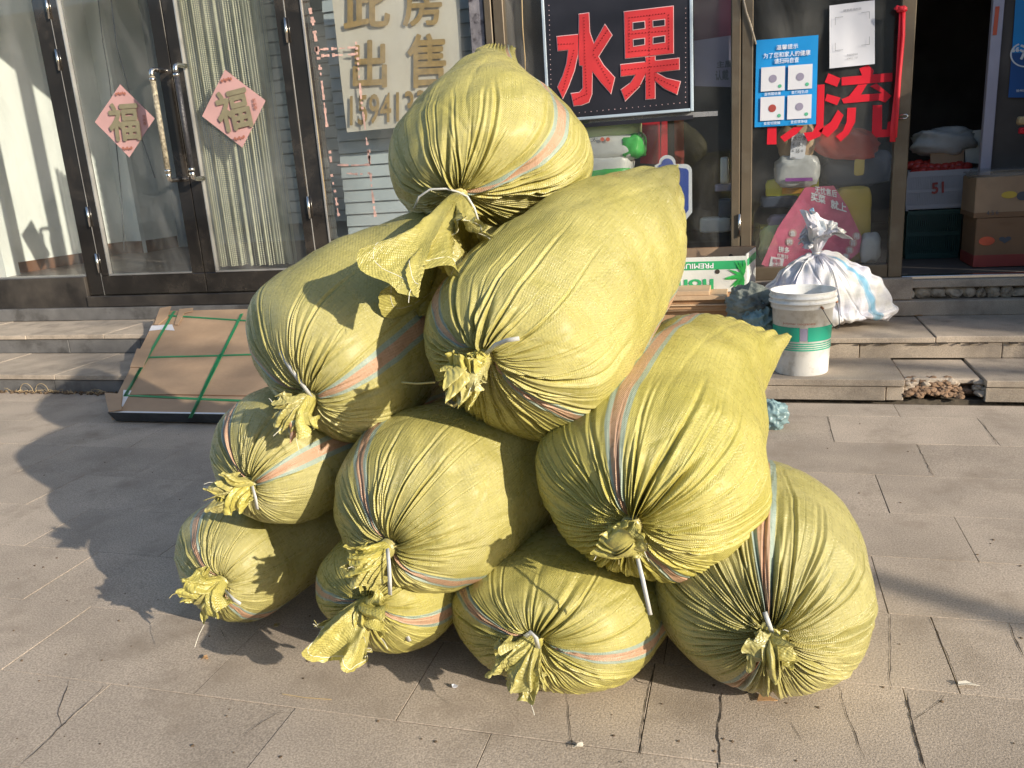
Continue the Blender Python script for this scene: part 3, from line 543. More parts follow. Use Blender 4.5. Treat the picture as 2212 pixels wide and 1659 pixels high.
box('peeling_strip', -1.628, -1.538, W-.001, W+.07, .42, ZT, mat('peeled_grey_post', (.20, .19, .21), .8, var=.3, vs=10, bump=.6, bs=25, dark=(.04, .035, .04), ds=12, dt=(.5, .6)), shop, .003)
# facade above (out of the picture, keeps the rooms dark)
box('upper_wall', -9, 4.5, W-.02, W+.30, ZT+.151, 4.9, M['facade'], shop)
# interior
zf = .50
box('room_floor', -9, -1.7, W+.11, W+4.6, zf-.06, zf, M['floorwood'], shop)
box('room_wall', -9, -1.7, W+4.3, W+4.42, zf, 3.5, M['wallpaint'], shop)
box('room_wall', -9.1, -8.99, W+.11, W+4.3, zf, 3.5, M['wallpaint'], shop)
box('room_ceiling', -9, -1.7, W+.31, W+4.6, 3.501, 3.55, M['wallpaint'], shop)
# pale inner walls a short way behind the glass
def wall_run(name, pts, mt, z1=3.45, z0=None, th=.05):
    z0 = zf+.001 if z0 is None else z0; mb = MB()
    for (xa, ya), (xb, yb) in zip(pts, pts[1:]):
        d = np.array([xb-xa, yb-ya]); n = np.array([d[1], -d[0]])/np.linalg.norm(d); 
        if n[1] > 0: n = -n
        a0 = np.array([xa, ya]); b0 = np.array([xb, yb]); a1 = a0-n*th; b1 = b0-n*th
        mb.add([(*a0, z0), (*b0, z0), (*b1, z0), (*a1, z0), (*a0, z1), (*b0, z1), (*b1, z1), (*a1, z1)], [(0,3,2,1),(4,5,6,7),(0,1,5,4),(1,2,6,5),(2,3,7,6),(3,0,4,7)])
    return mb.build(name, mt, shop)
fp = lambda x, y: tuple(Gz(x, y, zf)[:2])
rA, rB = fp(-40, 604), fp(182, 568)
wall_run('display_panel', [rA, rB], M['wallpaint'])
wall_run('skirting', [(rA[0]+.01, rA[1]-.012), (rB[0]+.01, rB[1]-.012)], M['skirting'], zf+.10, th=.01)
c0, c1, c2, c3 = fp(236, 553), fp(278, 547), fp(310, 547), fp(388, 534)
wall_run('partition_wall', [c0, c1, c2, c3], M['wallpaint'])
wall_run('skirting', [(a, b-.014) for a, b in (c0, c1, c2, c3)], M['skirting'], zf+.13, th=.01)
wall_run('partition_wall', [c3, (c3[0]+.1, c3[1]+.2), (c3[0]+3.5, c3[1]+.2)], M['slatpaint'])
zz = zf+.2
k = 0
while zz < 3.4:
    box('wall_slat', c2[0]+.55, c3[0]+2.8, c3[1]-.05+.0, c3[1]-.035+(k % 2)*.0, zz, zz+.11, M['slatpaint'], shop, .003); zz += .122; k += 1
box('inner_column', fp(60, 590)[0]-.12, fp(60, 590)[0]+.02, fp(60, 590)[1]-.25, fp(60, 590)[1]-.1, zf, 3.44, M['wallpaint'], shop)
# wires hanging inside
wr = MB()
for (pts, Y) in (([(212, 0), (222, 90), (236, 170), (250, 300), (262, 420), (268, 540)], W+.45), ([(240, 0), (252, 100), (272, 170), (300, 280), (335, 385)], W+.3)):
    wr.tube([P(x, y, Y) for x, y in pts], .004, 6)
wr.build('hanging_wire', M['greyink'], shop, True)
# bead curtain inside the right door
bc = thing('bead_curtain', 'pale green bead curtain hanging behind the right glass door', 'curtain', (-3.35, W+.16, .55))
nb = 140; sp = .0138; vs = []; fs = []
for i in range(nb):
    zc = -i*sp; r = .0068; h = .0066; b0 = len(vs)
    vs += [(0, 0, zc+h)]+[(r*math.cos(a), r*math.sin(a), zc) for a in np.linspace(0, 2*math.pi, 7)[:-1]]+[(0, 0, zc-h)]
    for k in range(6): fs += [(b0, b0+1+k, b0+1+(k+1) % 6), (b0+7, b0+1+(k+1) % 6, b0+1+k)]
bme = bpy.data.meshes.new('bead_string'); bme.from_pydata(vs, [], fs); bme.shade_smooth(); bme.materials.append(M['bead'])
xc0, xc1 = P(436, 300, W+.14)[0]-.03, P(604, 300, W+.14)[0]
nst = 70
for i in range(nst):
    o = bpy.data.objects.new('bead_string', bme); x = xc0+(xc1-xc0)*i/(nst-1)+random.uniform(-.002, .002)+.006*math.sin(i*.9)
    o.location = (x, W+.14+.02*math.sin(i*.75)+random.uniform(-.004, .004), 2.52+random.uniform(-.006, .006)); link(o, bc)
# pink diamonds with the blessing character
def blessing(label, cn, Y, seed):
    wc = [P(x, y, Y) for x, y in cn]   # top, right, bottom, left
    t = thing('door_sticker', label, 'sticker', tuple(sum(wc)/4), group='pink blessing papers on the glass doors')
    q = [wc[0], wc[1], wc[2], wc[3]]
    sheet('paper_sheet', q, M['pink'], t, wav=.003, seed=seed)
    # upright box inside the diamond
    c = sum(wc)/4; v = (wc[0]-wc[2])/2; h = (wc[1]-wc[3])/2; hx = np.array([h[0], 0, h[2]])*.53; vz = v*.50
    vs_, fs_ = text_mesh('福', .012)
    text_quad('blessing_character', '福', [c-hx*.98+vz*1.0, c+hx*.98+vz*1.0, c+hx*.98-vz*1.12, c-hx*.98-vz*1.12], M['goldink'], t, bold=.028, th=.006)
    for a, sgn in ((wc[0], 1), (wc[2], -1)):
        o = c+(a-c)*.74; mb = MB()
        for k in range(-2, 3):
            for j in range(7):
                an = 2*math.pi*j/7; 
            ctr = o+hx*.13*k+vz*.05*((k % 2)*1)*sgn
            mb.add([ctr+np.array([0, -.006, 0])+(.008 if k % 2 else .0105)*np.array([math.cos(2*math.pi*j/7), 0, math.sin(2*math.pi*j/7)]) for j in range(7)], [tuple(range(7))])
        mb.build('corner_ornament', M['brownink'], t)
    text_quad('side_verse', '贺\n新\n春', [c+hx*1.18+vz*.25, c+hx*1.40+vz*.25, c+hx*1.40-vz*.30, c+hx*1.18-vz*.30], M['brownink'], t, bold=.01, th=.006)
    return t
blessing('faded pink diamond blessing paper on the left door pane', [(259, 182), (333, 256), (279, 340), (204, 264)], W+.006, 3)
blessing('faded pink diamond blessing paper over the bead curtain', [(485, 150.5), (573, 217.5), (523, 319), (436, 251)], W-.004, 4)
# for-sale notice in the window
fs_c = [P(713, -34, W+.05), P(990, -40, W+.05), P(1003, 262, W+.05), P(748.6, 286, W+.05)]
fsn = thing('sale_notice', 'cream paper notice with brushed ochre characters and phone number', 'poster', tuple(sum(fs_c)/4))
sheet('paper_sheet', fs_c, M['paper'], fsn, n=24, wav=.004, seed=6)
Yt = W+.040
def tq(x0, y0, x1, y1, Y, sk=0): return [P(x0, y0, Y), P(x1, y0+sk, Y), P(x1, y1+sk, Y), P(x0, y1, Y)]
text_quad('brush_character', '此', tq(742, -36, 843, 63, Yt, -4), M['ochreink'], fsn, bold=.022)
text_quad('brush_character', '房', tq(870, -40, 955, 58, Yt, -4), M['ochreink'], fsn, bold=.022)
text_quad('brush_character', '出', tq(762, 88, 836, 193, Yt, -4), M['ochreink'], fsn, bold=.022)
text_quad('brush_character', '售', tq(880, 74, 964, 192, Yt, -4), M['ochreink'], fsn, bold=.022)
text_quad('phone_number', '15941334', tq(756, 207, 948, 272, Yt, -16), M['ochreink'], fsn, bold=.012)
# residue of pink tape on the glass
c2f = lambda x, y: (650.6+x*.3922, y*.3922)
trt = thing('tape_residue', 'broken pink tape residue outlining patches on the grey shuttered window', 'tape', tuple(P(740, 200)))
for pts in ([(45,45),(60,110),(75,200),(90,300),(105,400),(120,520),(140,700)], [(75,275),(180,270),(300,262)], [(95,310),(200,305),(300,300)], [(300,230),(310,330),(330,560),(350,700),(375,900)], [(155,830),(165,910)], [(200,910),(290,912),(378,908)], [(370,825),(378,905)], [(165,960),(185,1060),(205,1190)], [(250,955),(310,962),(380,955)], [(380,955),(390,1060),(408,1210)]):
    for a, b in zip(pts, pts[1:]):
        tr = MB(); n = max(2, int(math.hypot(b[0]-a[0], b[1]-a[1])/14))
        for k in range(n):
            if random.random() < .28: continue
            u0, u1 = k/n, (k+1.02)/n; ax, ay = a[0]+(b[0]-a[0])*u0, a[1]+(b[1]-a[1])*u0; bx, by = a[0]+(b[0]-a[0])*u1, a[1]+(b[1]-a[1])*u1
            nx, ny = -(by-ay), bx-ax; l = math.hypot(nx, ny)+1e-6; w0 = random.uniform(3, 10)*(1.6 if a[0] < 140 and a[1] < 340 else 1); nx, ny = nx/l*w0, ny/l*w0
            tr.add(*prism([P(*c2f(ax-nx, ay-ny), W+.0285), P(*c2f(bx-nx, by-ny), W+.0285), P(*c2f(bx+nx*.6, by+ny*.6), W+.0285), P(*c2f(ax+nx*.6, ay+ny*.6), W+.0285)], .001))
        if tr.v: tr.build('tape_piece', M['pinkedge'], trt, kind='stuff')
# ------------------------------------------------------------------ fruit shop (right) in brown aluminium
ZT = 2.75
fshop = thing('fruit_shop', 'brown framed fruit shop front with dusty windows and open doorway', 'shop', (.6, W, .196))
zr1, zr0 = .491, .416                   # top and bottom of the bottom rails
xs1, xs2, xs3, xj0, xj1 = -.098, -.046, .018, .770, .842
box('sill_slab', -1.53, .90, W-.05, W+.12, .289, zr0-.002, M['kerb'], fshop, .006)
box('sill_plinth', -1.53, 4.5, W-.068, W+.10, .1975, .286, M['kerb'], fshop, .006)
for x0, x1 in ((-1.528, -1.484), (-1.472, -1.41), (xs1, xs2-.003), (xs2+.003, xs3)):
    box('door_post', x0, x1, W-.02, W+.06, zr0, ZT, M['brown'], fshop, .004)
box('door_post', xj0, xj1, W-.02, W+.06, zr0, ZT, M['brown'], fshop, .004)
box('bottom_rail', -1.408, xs1-.002, W-.015, W+.05, zr0, zr1+.03, M['brown'], fshop, .003)
box('bottom_rail', xs3+.002, xj0-.002, W-.015, W+.05, zr0, zr1, M['brown'], fshop, .003)
box('window_pane', -1.409, xs1-.001, W+.02, W+.026, zr1+.031, ZT, M['glass_d'], fshop)
box('door_pane', xs3+.001, xj0-.001, W+.02, W+.026, zr1+.001, ZT, M['glass_d'], fshop)
MB().tube([(xs2-.004, W-.028, P(1592, 510)[2]), (xs2-.004, W-.028, P(1592, 462)[2])], .0085, 10).build('hinge_barrel', M['steel'], fshop, True)
# doorway sill over rubble masonry
box('door_sill', xj1-.02, 4.5, W-.045, W+.10, .355, .400, M['kerb'], fshop, .004)
box('threshold_strip', xj1+.001, 4.5, W-.02, W+.05, .401, .420, M['steel'], fshop, .003)
box('sill_backing', .855, 4.5, W+.0, W+.05, .2875, .353, M['joint'], fshop)
x = .86; i = 0
while x < 2.4:
    w = random.uniform(.04, .11); vs, f_ = blob_rock((x+w/2, W-.005, .322+random.uniform(-.006, .006)), 1, 300+i, (w*.60, .030, random.uniform(.036, .044))); mesh_obj('rubble_stone', vs, f_, M['rubble'], fshop); x += w*.98; i += 1
box('sill_block', .58, .852, W-.03, W+.05, .2875, .345, M['kerb'], fshop, .006)
# latch on the jamb
lp = P(1951, 252, W-.03)
MB().tube([lp+np.array([-.02, 0, .008]), lp+np.array([.012, -.02, .010]), lp+np.array([.022, -.02, 0]), lp+np.array([.012, -.02, -.010]), lp+np.array([-.02, 0, -.008])], .004, 8).build('latch', M['steel'], fshop, True)
# fruit shop interior
zi = .415
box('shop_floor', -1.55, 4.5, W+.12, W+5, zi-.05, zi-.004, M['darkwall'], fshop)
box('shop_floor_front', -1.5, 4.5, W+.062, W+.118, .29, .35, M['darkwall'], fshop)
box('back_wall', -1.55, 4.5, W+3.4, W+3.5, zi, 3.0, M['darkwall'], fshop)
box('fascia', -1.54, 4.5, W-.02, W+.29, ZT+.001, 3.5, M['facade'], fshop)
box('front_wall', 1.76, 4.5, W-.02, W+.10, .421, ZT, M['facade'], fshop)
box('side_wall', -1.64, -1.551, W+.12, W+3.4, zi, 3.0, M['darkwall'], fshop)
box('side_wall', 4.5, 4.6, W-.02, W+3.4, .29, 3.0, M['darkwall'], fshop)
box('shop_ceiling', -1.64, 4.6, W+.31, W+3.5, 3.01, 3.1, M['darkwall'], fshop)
a = P(2132, 180, W+.55); b = P(2156, 180, W+.55)
box('inner_post', a[0], b[0], W+.55, W+.60, zi, 2.9, M['inner_post'], fshop, .003)
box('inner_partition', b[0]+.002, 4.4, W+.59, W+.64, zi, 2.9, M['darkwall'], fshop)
# unseen upright screen, added right of the view to shade the doorway
box('shade_screen', 1.70, 1.74, 4.57, W-.03, .20, 1.78, M['blackplinth'], fshop, .003)
# ------------------------------------------------------------------ fruit sign
c3f = lambda x, y: (1138.5+x*.29417, y*.29417)
sg = thing('fruit_sign', 'black framed window sign with red dotted characters for fruit', 'sign', tuple(P(1340, 120)))
Ys = W-.012
box('sign_bracket', P(1172, 100)[0]+.01, P(1496, 100)[0], W-.001, W+.018, P(1340, 258)[2]-.03, P(1340, 258)[2]-.008, M['signblack'], sg)
sgx0, sgx1 = P(1176, 140, Ys)[0], P(1497, 120, Ys)[0]; sgz0 = P(1350, 252, Ys)[2]; sgz1 = P(1350, 0, Ys)[2]+.12
box('sign_panel', sgx0+.018, sgx1-.018, Ys, W+.018, sgz0+.018, sgz1-.018, M['signblack'], sg)
for n_, (x0, x1, z0, z1) in dict(a=(sgx0, sgx0+.017, sgz0, sgz1), b=(sgx1-.017, sgx1, sgz0, sgz1), c=(sgx0+.0175, sgx1-.0175, sgz0, sgz0+.017), d=(sgx0+.0175, sgx1-.0175, sgz1-.017, sgz1)).items():
    box('sign_rim', x0, x1, Ys-.008, W+.018, z0, z1, M['signrim'], sg, .003)
SHUI = [[(383,105),(452,96),(458,235),(490,325),(572,182),(622,258),(522,415),(560,480),(642,570),(615,685),(540,600),(478,520),(474,690),(452,750),(400,770),(344,776),(325,688),(385,680),(410,650),(408,480),(386,480),(380,400)],
        [(220,270),(376,254),(372,400),(345,520),(300,640),(262,720),(225,640),(262,560),(290,470),(304,365),(226,372)]]
GUO = [[(714,88),(1072,46),(1074,390),(722,428)], [(872,420),(938,412),(938,722),(872,728)], [(688,476),(1116,428),(1116,510),(690,560)],
       [(800,546),(872,536),(820,640),(722,738),(692,660),(760,610)], [(940,530),(1020,575),(1124,600),(1100,692),(1010,650),(938,590)]]
HOLES = [[(780,168),(862,158),(864,206),(780,218)], [(926,154),(1010,144),(1010,186),(928,196)], [(782,292),(862,283),(862,326),(784,338)], [(928,276),(1010,264),(1010,308),(928,320)]]
def grow(pl, k):
    c = np.mean(np.array(pl, float), 0); out = []
    n = len(pl); A = sum(pl[i][0]*pl[(i+1) % n][1]-pl[(i+1) % n][0]*pl[i][1] for i in range(n)); s_ = 1 if A > 0 else -1
    for i in range(n):
        p, q, r_ = np.array(pl[i-1], float), np.array(pl[i], float), np.array(pl[(i+1) % n], float)
        a = (q-p)/np.linalg.norm(q-p); b = (r_-q)/np.linalg.norm(r_-q); n1 = np.array([a[1], -a[0]])*s_; n2 = np.array([b[1], -b[0]])*s_
        nn = n1+n2; l = max(np.linalg.norm(nn), .4); nn = nn/l; d = max(nn@n1, .5); out.append(tuple(q+nn*min(k/d, 2*k)))
    return out
prisms('character_outline', [[c3f(*p) for p in grow(pl, 5)] for pl in SHUI+GUO], Ys-.0035, .003, M['signpink'], sg)
prisms('character_stroke', [[c3f(*p) for p in pl] for pl in SHUI[:1]], Ys-.007, .003, M['signred'], sg)
prisms('character_stroke', [[c3f(*p) for p in pl] for pl in SHUI[1:]], Ys-.0072, .003, M['signred'], sg)
for i, pl in enumerate(GUO): prisms('character_stroke', [[c3f(*p) for p in pl]], Ys-.0070-.0004*i, .003, M['signred'], sg)
prisms('character_outline', [[c3f(*p) for p in grow(h, 5)] for h in HOLES], Ys-.0092, .001, M['signpink'], sg)
for h in HOLES: prisms('character_counter', [[c3f(*p) for p in h]], Ys-.0100, .001, M['signblack'], sg)
led = MB()
def leds(a, b, n):
    for k in range(n):
        t = k/(n-1); q = P(*c3f(a[0]+(b[0]-a[0])*t, a[1]+(b[1]-a[1])*t), Ys-.0102); r = .0028
        led.add([q+np.array([-r, .001, -r]), q+np.array([r, .001, -r]), q+np.array([r, .001, r]), q+np.array([-r, .001, r]), q+np.array([0, -r, 0])], [(0,1,4),(1,2,4),(2,3,4),(3,0,4)])
for a, b, n in [((418,130),(425,440),14), ((425,440),(440,690),12), ((590,225),(490,370),9), ((490,400),(610,610),11), ((340,320),(230,325),6), ((345,370),(265,660),14), ((440,690),(345,735),6),
                ((750,130),(1010,98),13), ((750,130),(750,380),12), ((1040,110),(1042,360),12), ((750,250),(1040,225),13), ((750,380),(1040,352),13), ((900,115),(900,700),26), ((700,515),(1100,470),18), ((870,600),(730,700),8), ((945,570),(1095,640),8)]: leds(a, b, n)
led.build('diode_row', M['ledred'], sg, kind='stuff')
dots = MB()
for a, b, n in [((160,40),(180,800),22), ((340,832),(1165,752),20), ((1165,60),(1163,750),20)]:
    for k in range(n):
        t = k/(n-1); q = P(*c3f(a[0]+(b[0]-a[0])*t, a[1]+(b[1]-a[1])*t), Ys-.001); r = .0022
        dots.add([q+np.array([-r, .001, -r]), q+np.array([r, .001, -r]), q+np.array([r, .001, r]), q+np.array([-r, .001, r]), q+np.array([0, -r*.5, 0])], [(0,1,4),(1,2,4),(2,3,4),(3,0,4)])
dots.build('border_diode', M['signpink'], sg, kind='stuff')
# ------------------------------------------------------------------ sheets and signs seen in the fruit shop window
def pane_thing(name, label, cat, poly, Y, mt, depth=.004): return tag(prisms(name, [poly], Y, depth, mt), label, cat)
pane_thing('maroon_poster', 'dark maroon printed sheet at the top beside the fruit sign', 'poster', [c3f(1226,-30), c3f(1497,-30), c3f(1497,470), c3f(1226,300)], W+.16, M['plum'])
lp_ = thing('lilac_notice', 'pale lilac sheet with black characters hanging right of the fruit sign', 'poster', tuple(P(1540, 140, W+.13)))
prisms('paper_sheet', [[c3f(1226,300), c3f(1496,260), c3f(1497,640), c3f(1228,632)]], W+.13, .003, M['lilac'], lp_)
text_quad('notice_text', '主屋', [P(*c3f(1392,452), W+.129), P(*c3f(1510,440), W+.129), P(*c3f(1510,492), W+.129), P(*c3f(1392,500), W+.129)], M['greyink'], lp_, bold=.02)
text_quad('notice_text', '认戴', [P(*c3f(1382,520), W+.129), P(*c3f(1480,510), W+.129), P(*c3f(1480,588), W+.129), P(*c3f(1382,594), W+.129)], M['greyink'], lp_, bold=.02)
pane_thing('red_banner', 'narrow red strip hanging inside the window left of the blue board', 'banner', [c3f(985,880), c3f(1030,878), c3f(1032,1190), c3f(985,1180)], W+.12, M['red'])
pane_thing('red_banner', 'faded wide red sheet behind the rice bags in the window', 'banner', [c3f(845,880), c3f(975,878), c3f(980,1210), c3f(830,1200)], W+.5, M['red'])
pane_thing('red_banner', 'short dark red strip beside the bright red strip in the window', 'banner', [c3f(1080,880), c3f(1150,876), c3f(1155,1230), c3f(1085,1210)], W+.5, M['darkred'])
bb = thing('blue_board', 'blue rounded board with white rim standing inside the window', 'sign', tuple(P(1460, 400, W+.06)))
def arc(cx, cy, r, a0, a1, n=8): return [(cx+r*math.cos(R(a0+(a1-a0)*k/n)), cy+r*math.sin(R(a0+(a1-a0)*k/n))) for k in range(n+1)]
blue = [(935,1500), (938,1215)]+arc(1030,1200,62,180,340)+[(1090,1205)]+arc(1160,1255,50,270,360)+[(1212,1560), (1100,1700), (935,1650)]
prisms('board_rim', [[c3f(*p) for p in blue]], W+.062, .006, M['white'], bb)
blue2 = [(965,1500), (966,1215)]+arc(1030,1205,42,180,340)+[(1085,1230)]+arc(1155,1268,32,270,360)+[(1186,1540), (1100,1660), (965,1640)]
prisms('board_face', [[c3f(*p) for p in blue2]], W+.058, .003, M['blueboard'], bb)
text_quad('board_text', 'wants', [P(*c3f(1040,1248), W+.056), P(*c3f(1095,1243), W+.056), P(*c3f(1095,1262), W+.056), P(*c3f(1040,1267), W+.056)], M['white'], bb)
# lumpy closed shapes for bags and stock
def lump(name, c, size, mt, parent=None, e=.55, wr_=.04, seed=0, rot=0, n=(28, 20), freq=7):
    rs = np.random.default_rng(seed); U = np.linspace(0, 2*math.pi, n[0], endpoint=False); V = np.linspace(-math.pi/2, math.pi/2, n[1])
    ph = rs.uniform(0, 6.3, (8,)); kk = rs.uniform(2, freq, (8, 3)); vs = []; sg_ = lambda a: math.copysign(abs(a)**e, a)
    for v in V:
        for u in U:
            p = np.array([sg_(math.cos(v))*sg_(math.cos(u)), sg_(math.cos(v))*sg_(math.sin(u)), sg_(math.sin(v))]); w = sum(math.sin(kk[i]@p+ph[i]) for i in range(8))/8
            w2 = 1-abs(sum(math.sin(2.3*kk[i][::-1]@p+ph[-i]) for i in range(4))/2)
            q = p*(1+wr_*2*w+wr_*w2)*np.array(size)/2; vs.append((c[0]+q[0]*math.cos(rot)-q[2]*math.sin(rot), c[1]+q[1], c[2]+q[0]*math.sin(rot)+q[2]*math.cos(rot)))
    fs = []
    for j in range(n[1]-1):
        for i in range(n[0]): a = j*n[0]+i; b = j*n[0]+(i+1) % n[0]; fs.append((a, b, b+n[0], a+n[0]))
    return mesh_obj(name, vs, fs, mt, parent, smooth=True)
def size_at(px0, py0, px1, py1, Y, dep):
    a, b = P(px0, py0, Y), P(px1, py1, Y); return ((a+b)/2, (abs(b[0]-a[0]), dep, abs(a[2]-b[2])))
rice = [('green topped rice bag, uppermost of the stack in the window', (1235, 264, 1385, 296), 'ricelime', 0),
        ('white and green rice bag second from the top of its stack', (1240, 292, 1392, 344), 'ricewhite', 1),
        ('white rice bag with bright green band in the middle of its stack', (1240, 334, 1368, 392), 'ricewhite', 2),
        ('lime rice bag at the bottom of the stack behind the sacks', (1240, 380, 1360, 430), 'ricelime', 3)]
for lab, (x0, y0, x1, y1), mk, i in rice:
    c, s_ = size_at(x0, y0, x1, y1, W+.22, .30); t = thing('rice_bag', lab, 'bag', tuple(c), 'rice bags stacked in the window')
    lump('bag_body', c, s_, M[mk], t, e=.5, wr_=.035, seed=20+i)
    if i == 1: lump('bag_end', c+np.array([s_[0]*.34, .0, 0]), (s_[0]*.36, .30, s_[2]*.88), M['ricegreen'], t, wr_=.06, seed=31)
    if i == 2: lump('green_band', c-np.array([0, .006, s_[2]*.22]), (s_[0]*1.005, .30, s_[2]*.52), M['ricegreen'], t, e=.45, wr_=.03, seed=32)
    if i in (1, 3):
        yb0 = 297 if i == 1 else 385
        text_quad('bag_text', '太太', [P(1262 if i == 1 else 1270, yb0+2, W+.052), P(1291, yb0, W+.052), P(1291, yb0+9, W+.052), P(1262 if i == 1 else 1270, yb0+11, W+.052)], M['greyink'], t)
        for xx in (1301, 1313): prisms('round_stamp', [[(xx+4.5*math.cos(a), yb0+4+4.5*math.sin(a)) for a in np.linspace(0, 6.28, 11)[:-1]]], W+.05, .002, M['tagred'], t)
# goods behind the door glass
for lab, x0, y0, x1, y1, mk, cat in (('white narrow carton standing at the right edge of the sign window', 1556, 340, 1573, 396, 'ricewhite', 'carton'), ('pale shallow dish below the narrow carton in the sign window', 1544, 398, 1582, 412, 'lilac', 'dish'), ('dark printed box low in the sign window', 1552, 430, 1582, 470, 'navy', 'box'), ('pale round basin low in the sign window', 1512, 470, 1580, 500, 'plasticw', 'basin')):
    c, s_ = size_at(x0, y0, x1, y1, W+.14, .10); tag(lump(cat if cat != 'box' else 'stock_box', c, s_, M[mk], None, .3, .02, x0), lab, cat)
c7 = lambda x, y: (1572.2+x*.3269, 54.2+y*.3269)
def goods(name, label, x0, y0, x1, y1, dY, dep, mk, e=.5, wr_=.06, seed=0, rot=0, cat='bag'):
    a, b = c7(x0, y0), c7(x1, y1); c, s_ = size_at(*a, *b, W+.035+dY*.42, dep*.55); return tag(lump(name, c, s_, M[mk], None, e, wr_, seed, rot), label, cat)
g1 = thing('parcel', 'round brown paper parcel with a white shipping label behind the door glass', 'parcel', tuple(P(*c7(440, 780), W+.2)))
c, s_ = size_at(*c7(330, 640), *c7(575, 900), W+.13, .10); lump('parcel_body', c, s_, M['parcel'], g1, e=.85, wr_=.05, seed=40)
prisms('shipping_label', [[c7(425,720), c7(530,712), c7(505,888), c7(410,880)]], W+.074, .002, M['whitepaper'], g1)
text_quad('label_text', '水分发\n4-18-1\n= 16 =\n—', [P(*c7(432,728), W+.072), P(*c7(522,722), W+.072), P(*c7(500,880), W+.072), P(*c7(418,876), W+.072)], M['greyink'], g1, bold=.005)
goods('plastic_bag', 'cloudy white plastic bag under the brown parcel', 320, 870, 600, 1055, .20, .18, 'plasticw', .6, .09, 41)
pane_thing('price_strip', 'short purple strip lying on the cloudy plastic bag', 'strip', [c7(380,1012), c7(560,1008), c7(560,1030), c7(380,1034)], W+.055, mat('purple_print', (.22, .04, .25), .5))
yb_ = thing('yellow_bag', 'bright yellow flat bag with orange patch behind the door glass', 'bag', tuple(P(*c7(420, 1080), W+.3)))
c, s_ = size_at(*c7(255, 1020), *c7(598, 1135), W+.20, .06); lump('bag_body', c, s_, M['yellow'], yb_, e=.3, wr_=.03, seed=42)
prisms('orange_patch', [[c7(360,1070), c7(490,1066), c7(492,1112), c7(358,1118)]], W+.165, .003, mat('orange_patch', (.75, .38, .03), .5), yb_)
g = goods('red_film', 'crumpled red film bag beneath the red characters', 560, 690, 985, 865, .24, .12, 'redbag', .8, .10, 43, -.25)
goods('yellow_label', 'small yellow torn label hanging below the red film', 838, 885, 900, 990, .22, .02, 'mustard', .4, .05, 44, cat='label')
goods('mustard_bag', 'mustard coloured sack standing behind the door glass', 700, 1085, 925, 1560, .32, .12, 'mustard', .35, .04, 45)
goods('glove_pack', 'dark blue pack with thin yellow edge on a shelf', 215, 1130, 470, 1200, .40, .15, 'navy', .4, .05, 46, cat='package')
goods('glove_pack', 'rounded grey blue pack on the middle shelf', 265, 1255, 440, 1345, .40, .15, 'lilac', .6, .05, 47, cat='package')
goods('plastic_bag', 'small white plastic bag low in the right corner of the door glass', 885, 1380, 1000, 1560, .16, .14, 'plasticw', .6, .1, 48)
goods('green_bag', 'pale green film bag at the bottom left behind the door glass', 215, 1330, 420, 1560, .36, .14, 'ricelime', .6, .08, 49)
goods('dark_stock', 'dark bundle hanging in the upper right behind the glass', 640, 860, 1060, 1050, .50, .15, 'navy', .6, .10, 50, cat='bundle')
for i, (yy, lab) in enumerate(((1188, 'yellow edged shelf above the blue grey pack'), (1335, 'yellow edged shelf near the bottom of the door glass'))):
    a, b = P(*c7(215, yy), W+.30), P(*c7(470, yy-12), W+.30); tag(box('shelf', a[0], b[0], W+.30, W+.50, a[2]-.014, a[2], M['yellow']), lab, 'shelf')
a, b = P(*c7(230, 1135), W+.5), P(*c7(1050, 1135), W+.5)
# pink printed bag
pk = thing('printed_bag', 'large pink diamond shaped shopping bag with white characters behind the door glass', 'bag', tuple(P(*c7(600, 1350), W+.1)))
prisms('bag_face', [[c7(222,1582), c7(330,1340), c7(440,1180), c7(510,1075), c7(700,1062), c7(790,1200), c7(885,1400), c7(870,1500), c7(760,1590), c7(500,1600), c7(300,1618)]], W+.09, .03, M['magenta'], pk)
def c7q(x0, y0, x1, y1, Y, sk=0): return [P(*c7(x0, y0), Y), P(*c7(x1, y0+sk), Y), P(*c7(x1, y1+sk), Y), P(*c7(x0, y1), Y)]
text_quad('bag_text', '无忧售后', c7q(575, 1062, 720, 1110, W+.088, 30), M['white'], pk, .02)
text_quad('bag_text', '买菜', c7q(548, 1102, 645, 1160, W+.088, 25), M['white'], pk, .03)
text_quad('bag_text', '就上', c7q(680, 1150, 785, 1210, W+.088, 30), M['white'], pk, .03)
text_quad('bag_text', '拼多', c7q(335, 1460, 408, 1500, W+.088, 10), M['white'], pk, .03)
text_quad('bag_text', '优惠好', c7q(325, 1508, 400, 1536, W+.088, 12), M['white'], pk, .01)
prisms('white_ticket', [[c7(285,1530), c7(372,1545), c7(358,1612), c7(272,1600)]], W+.087, .002, M['whitepaper'], pk)
text_quad('ticket_text', '每晚\n今日', c7q(296, 1542, 350, 1604, W+.086, 4), M['magenta'], pk, .01)
for ch, x, y in (('鱼', 430, 1376), ('肉', 408, 1432), ('用', 850, 1395), ('百', 828, 1440), ('货', 805, 1487), ('零', 780, 1533), ('食', 752, 1578)):
    prisms('round_badge', [[c7(x+27*math.cos(a), y+27*math.sin(a)) for a in np.linspace(0, 6.28, 17)[:-1]]], W+.087, .002, M['pink'], pk)
    text_quad('badge_character', ch, c7q(x-17, y-17, x+17, y+17, W+.0855), M['white'], pk, .02)
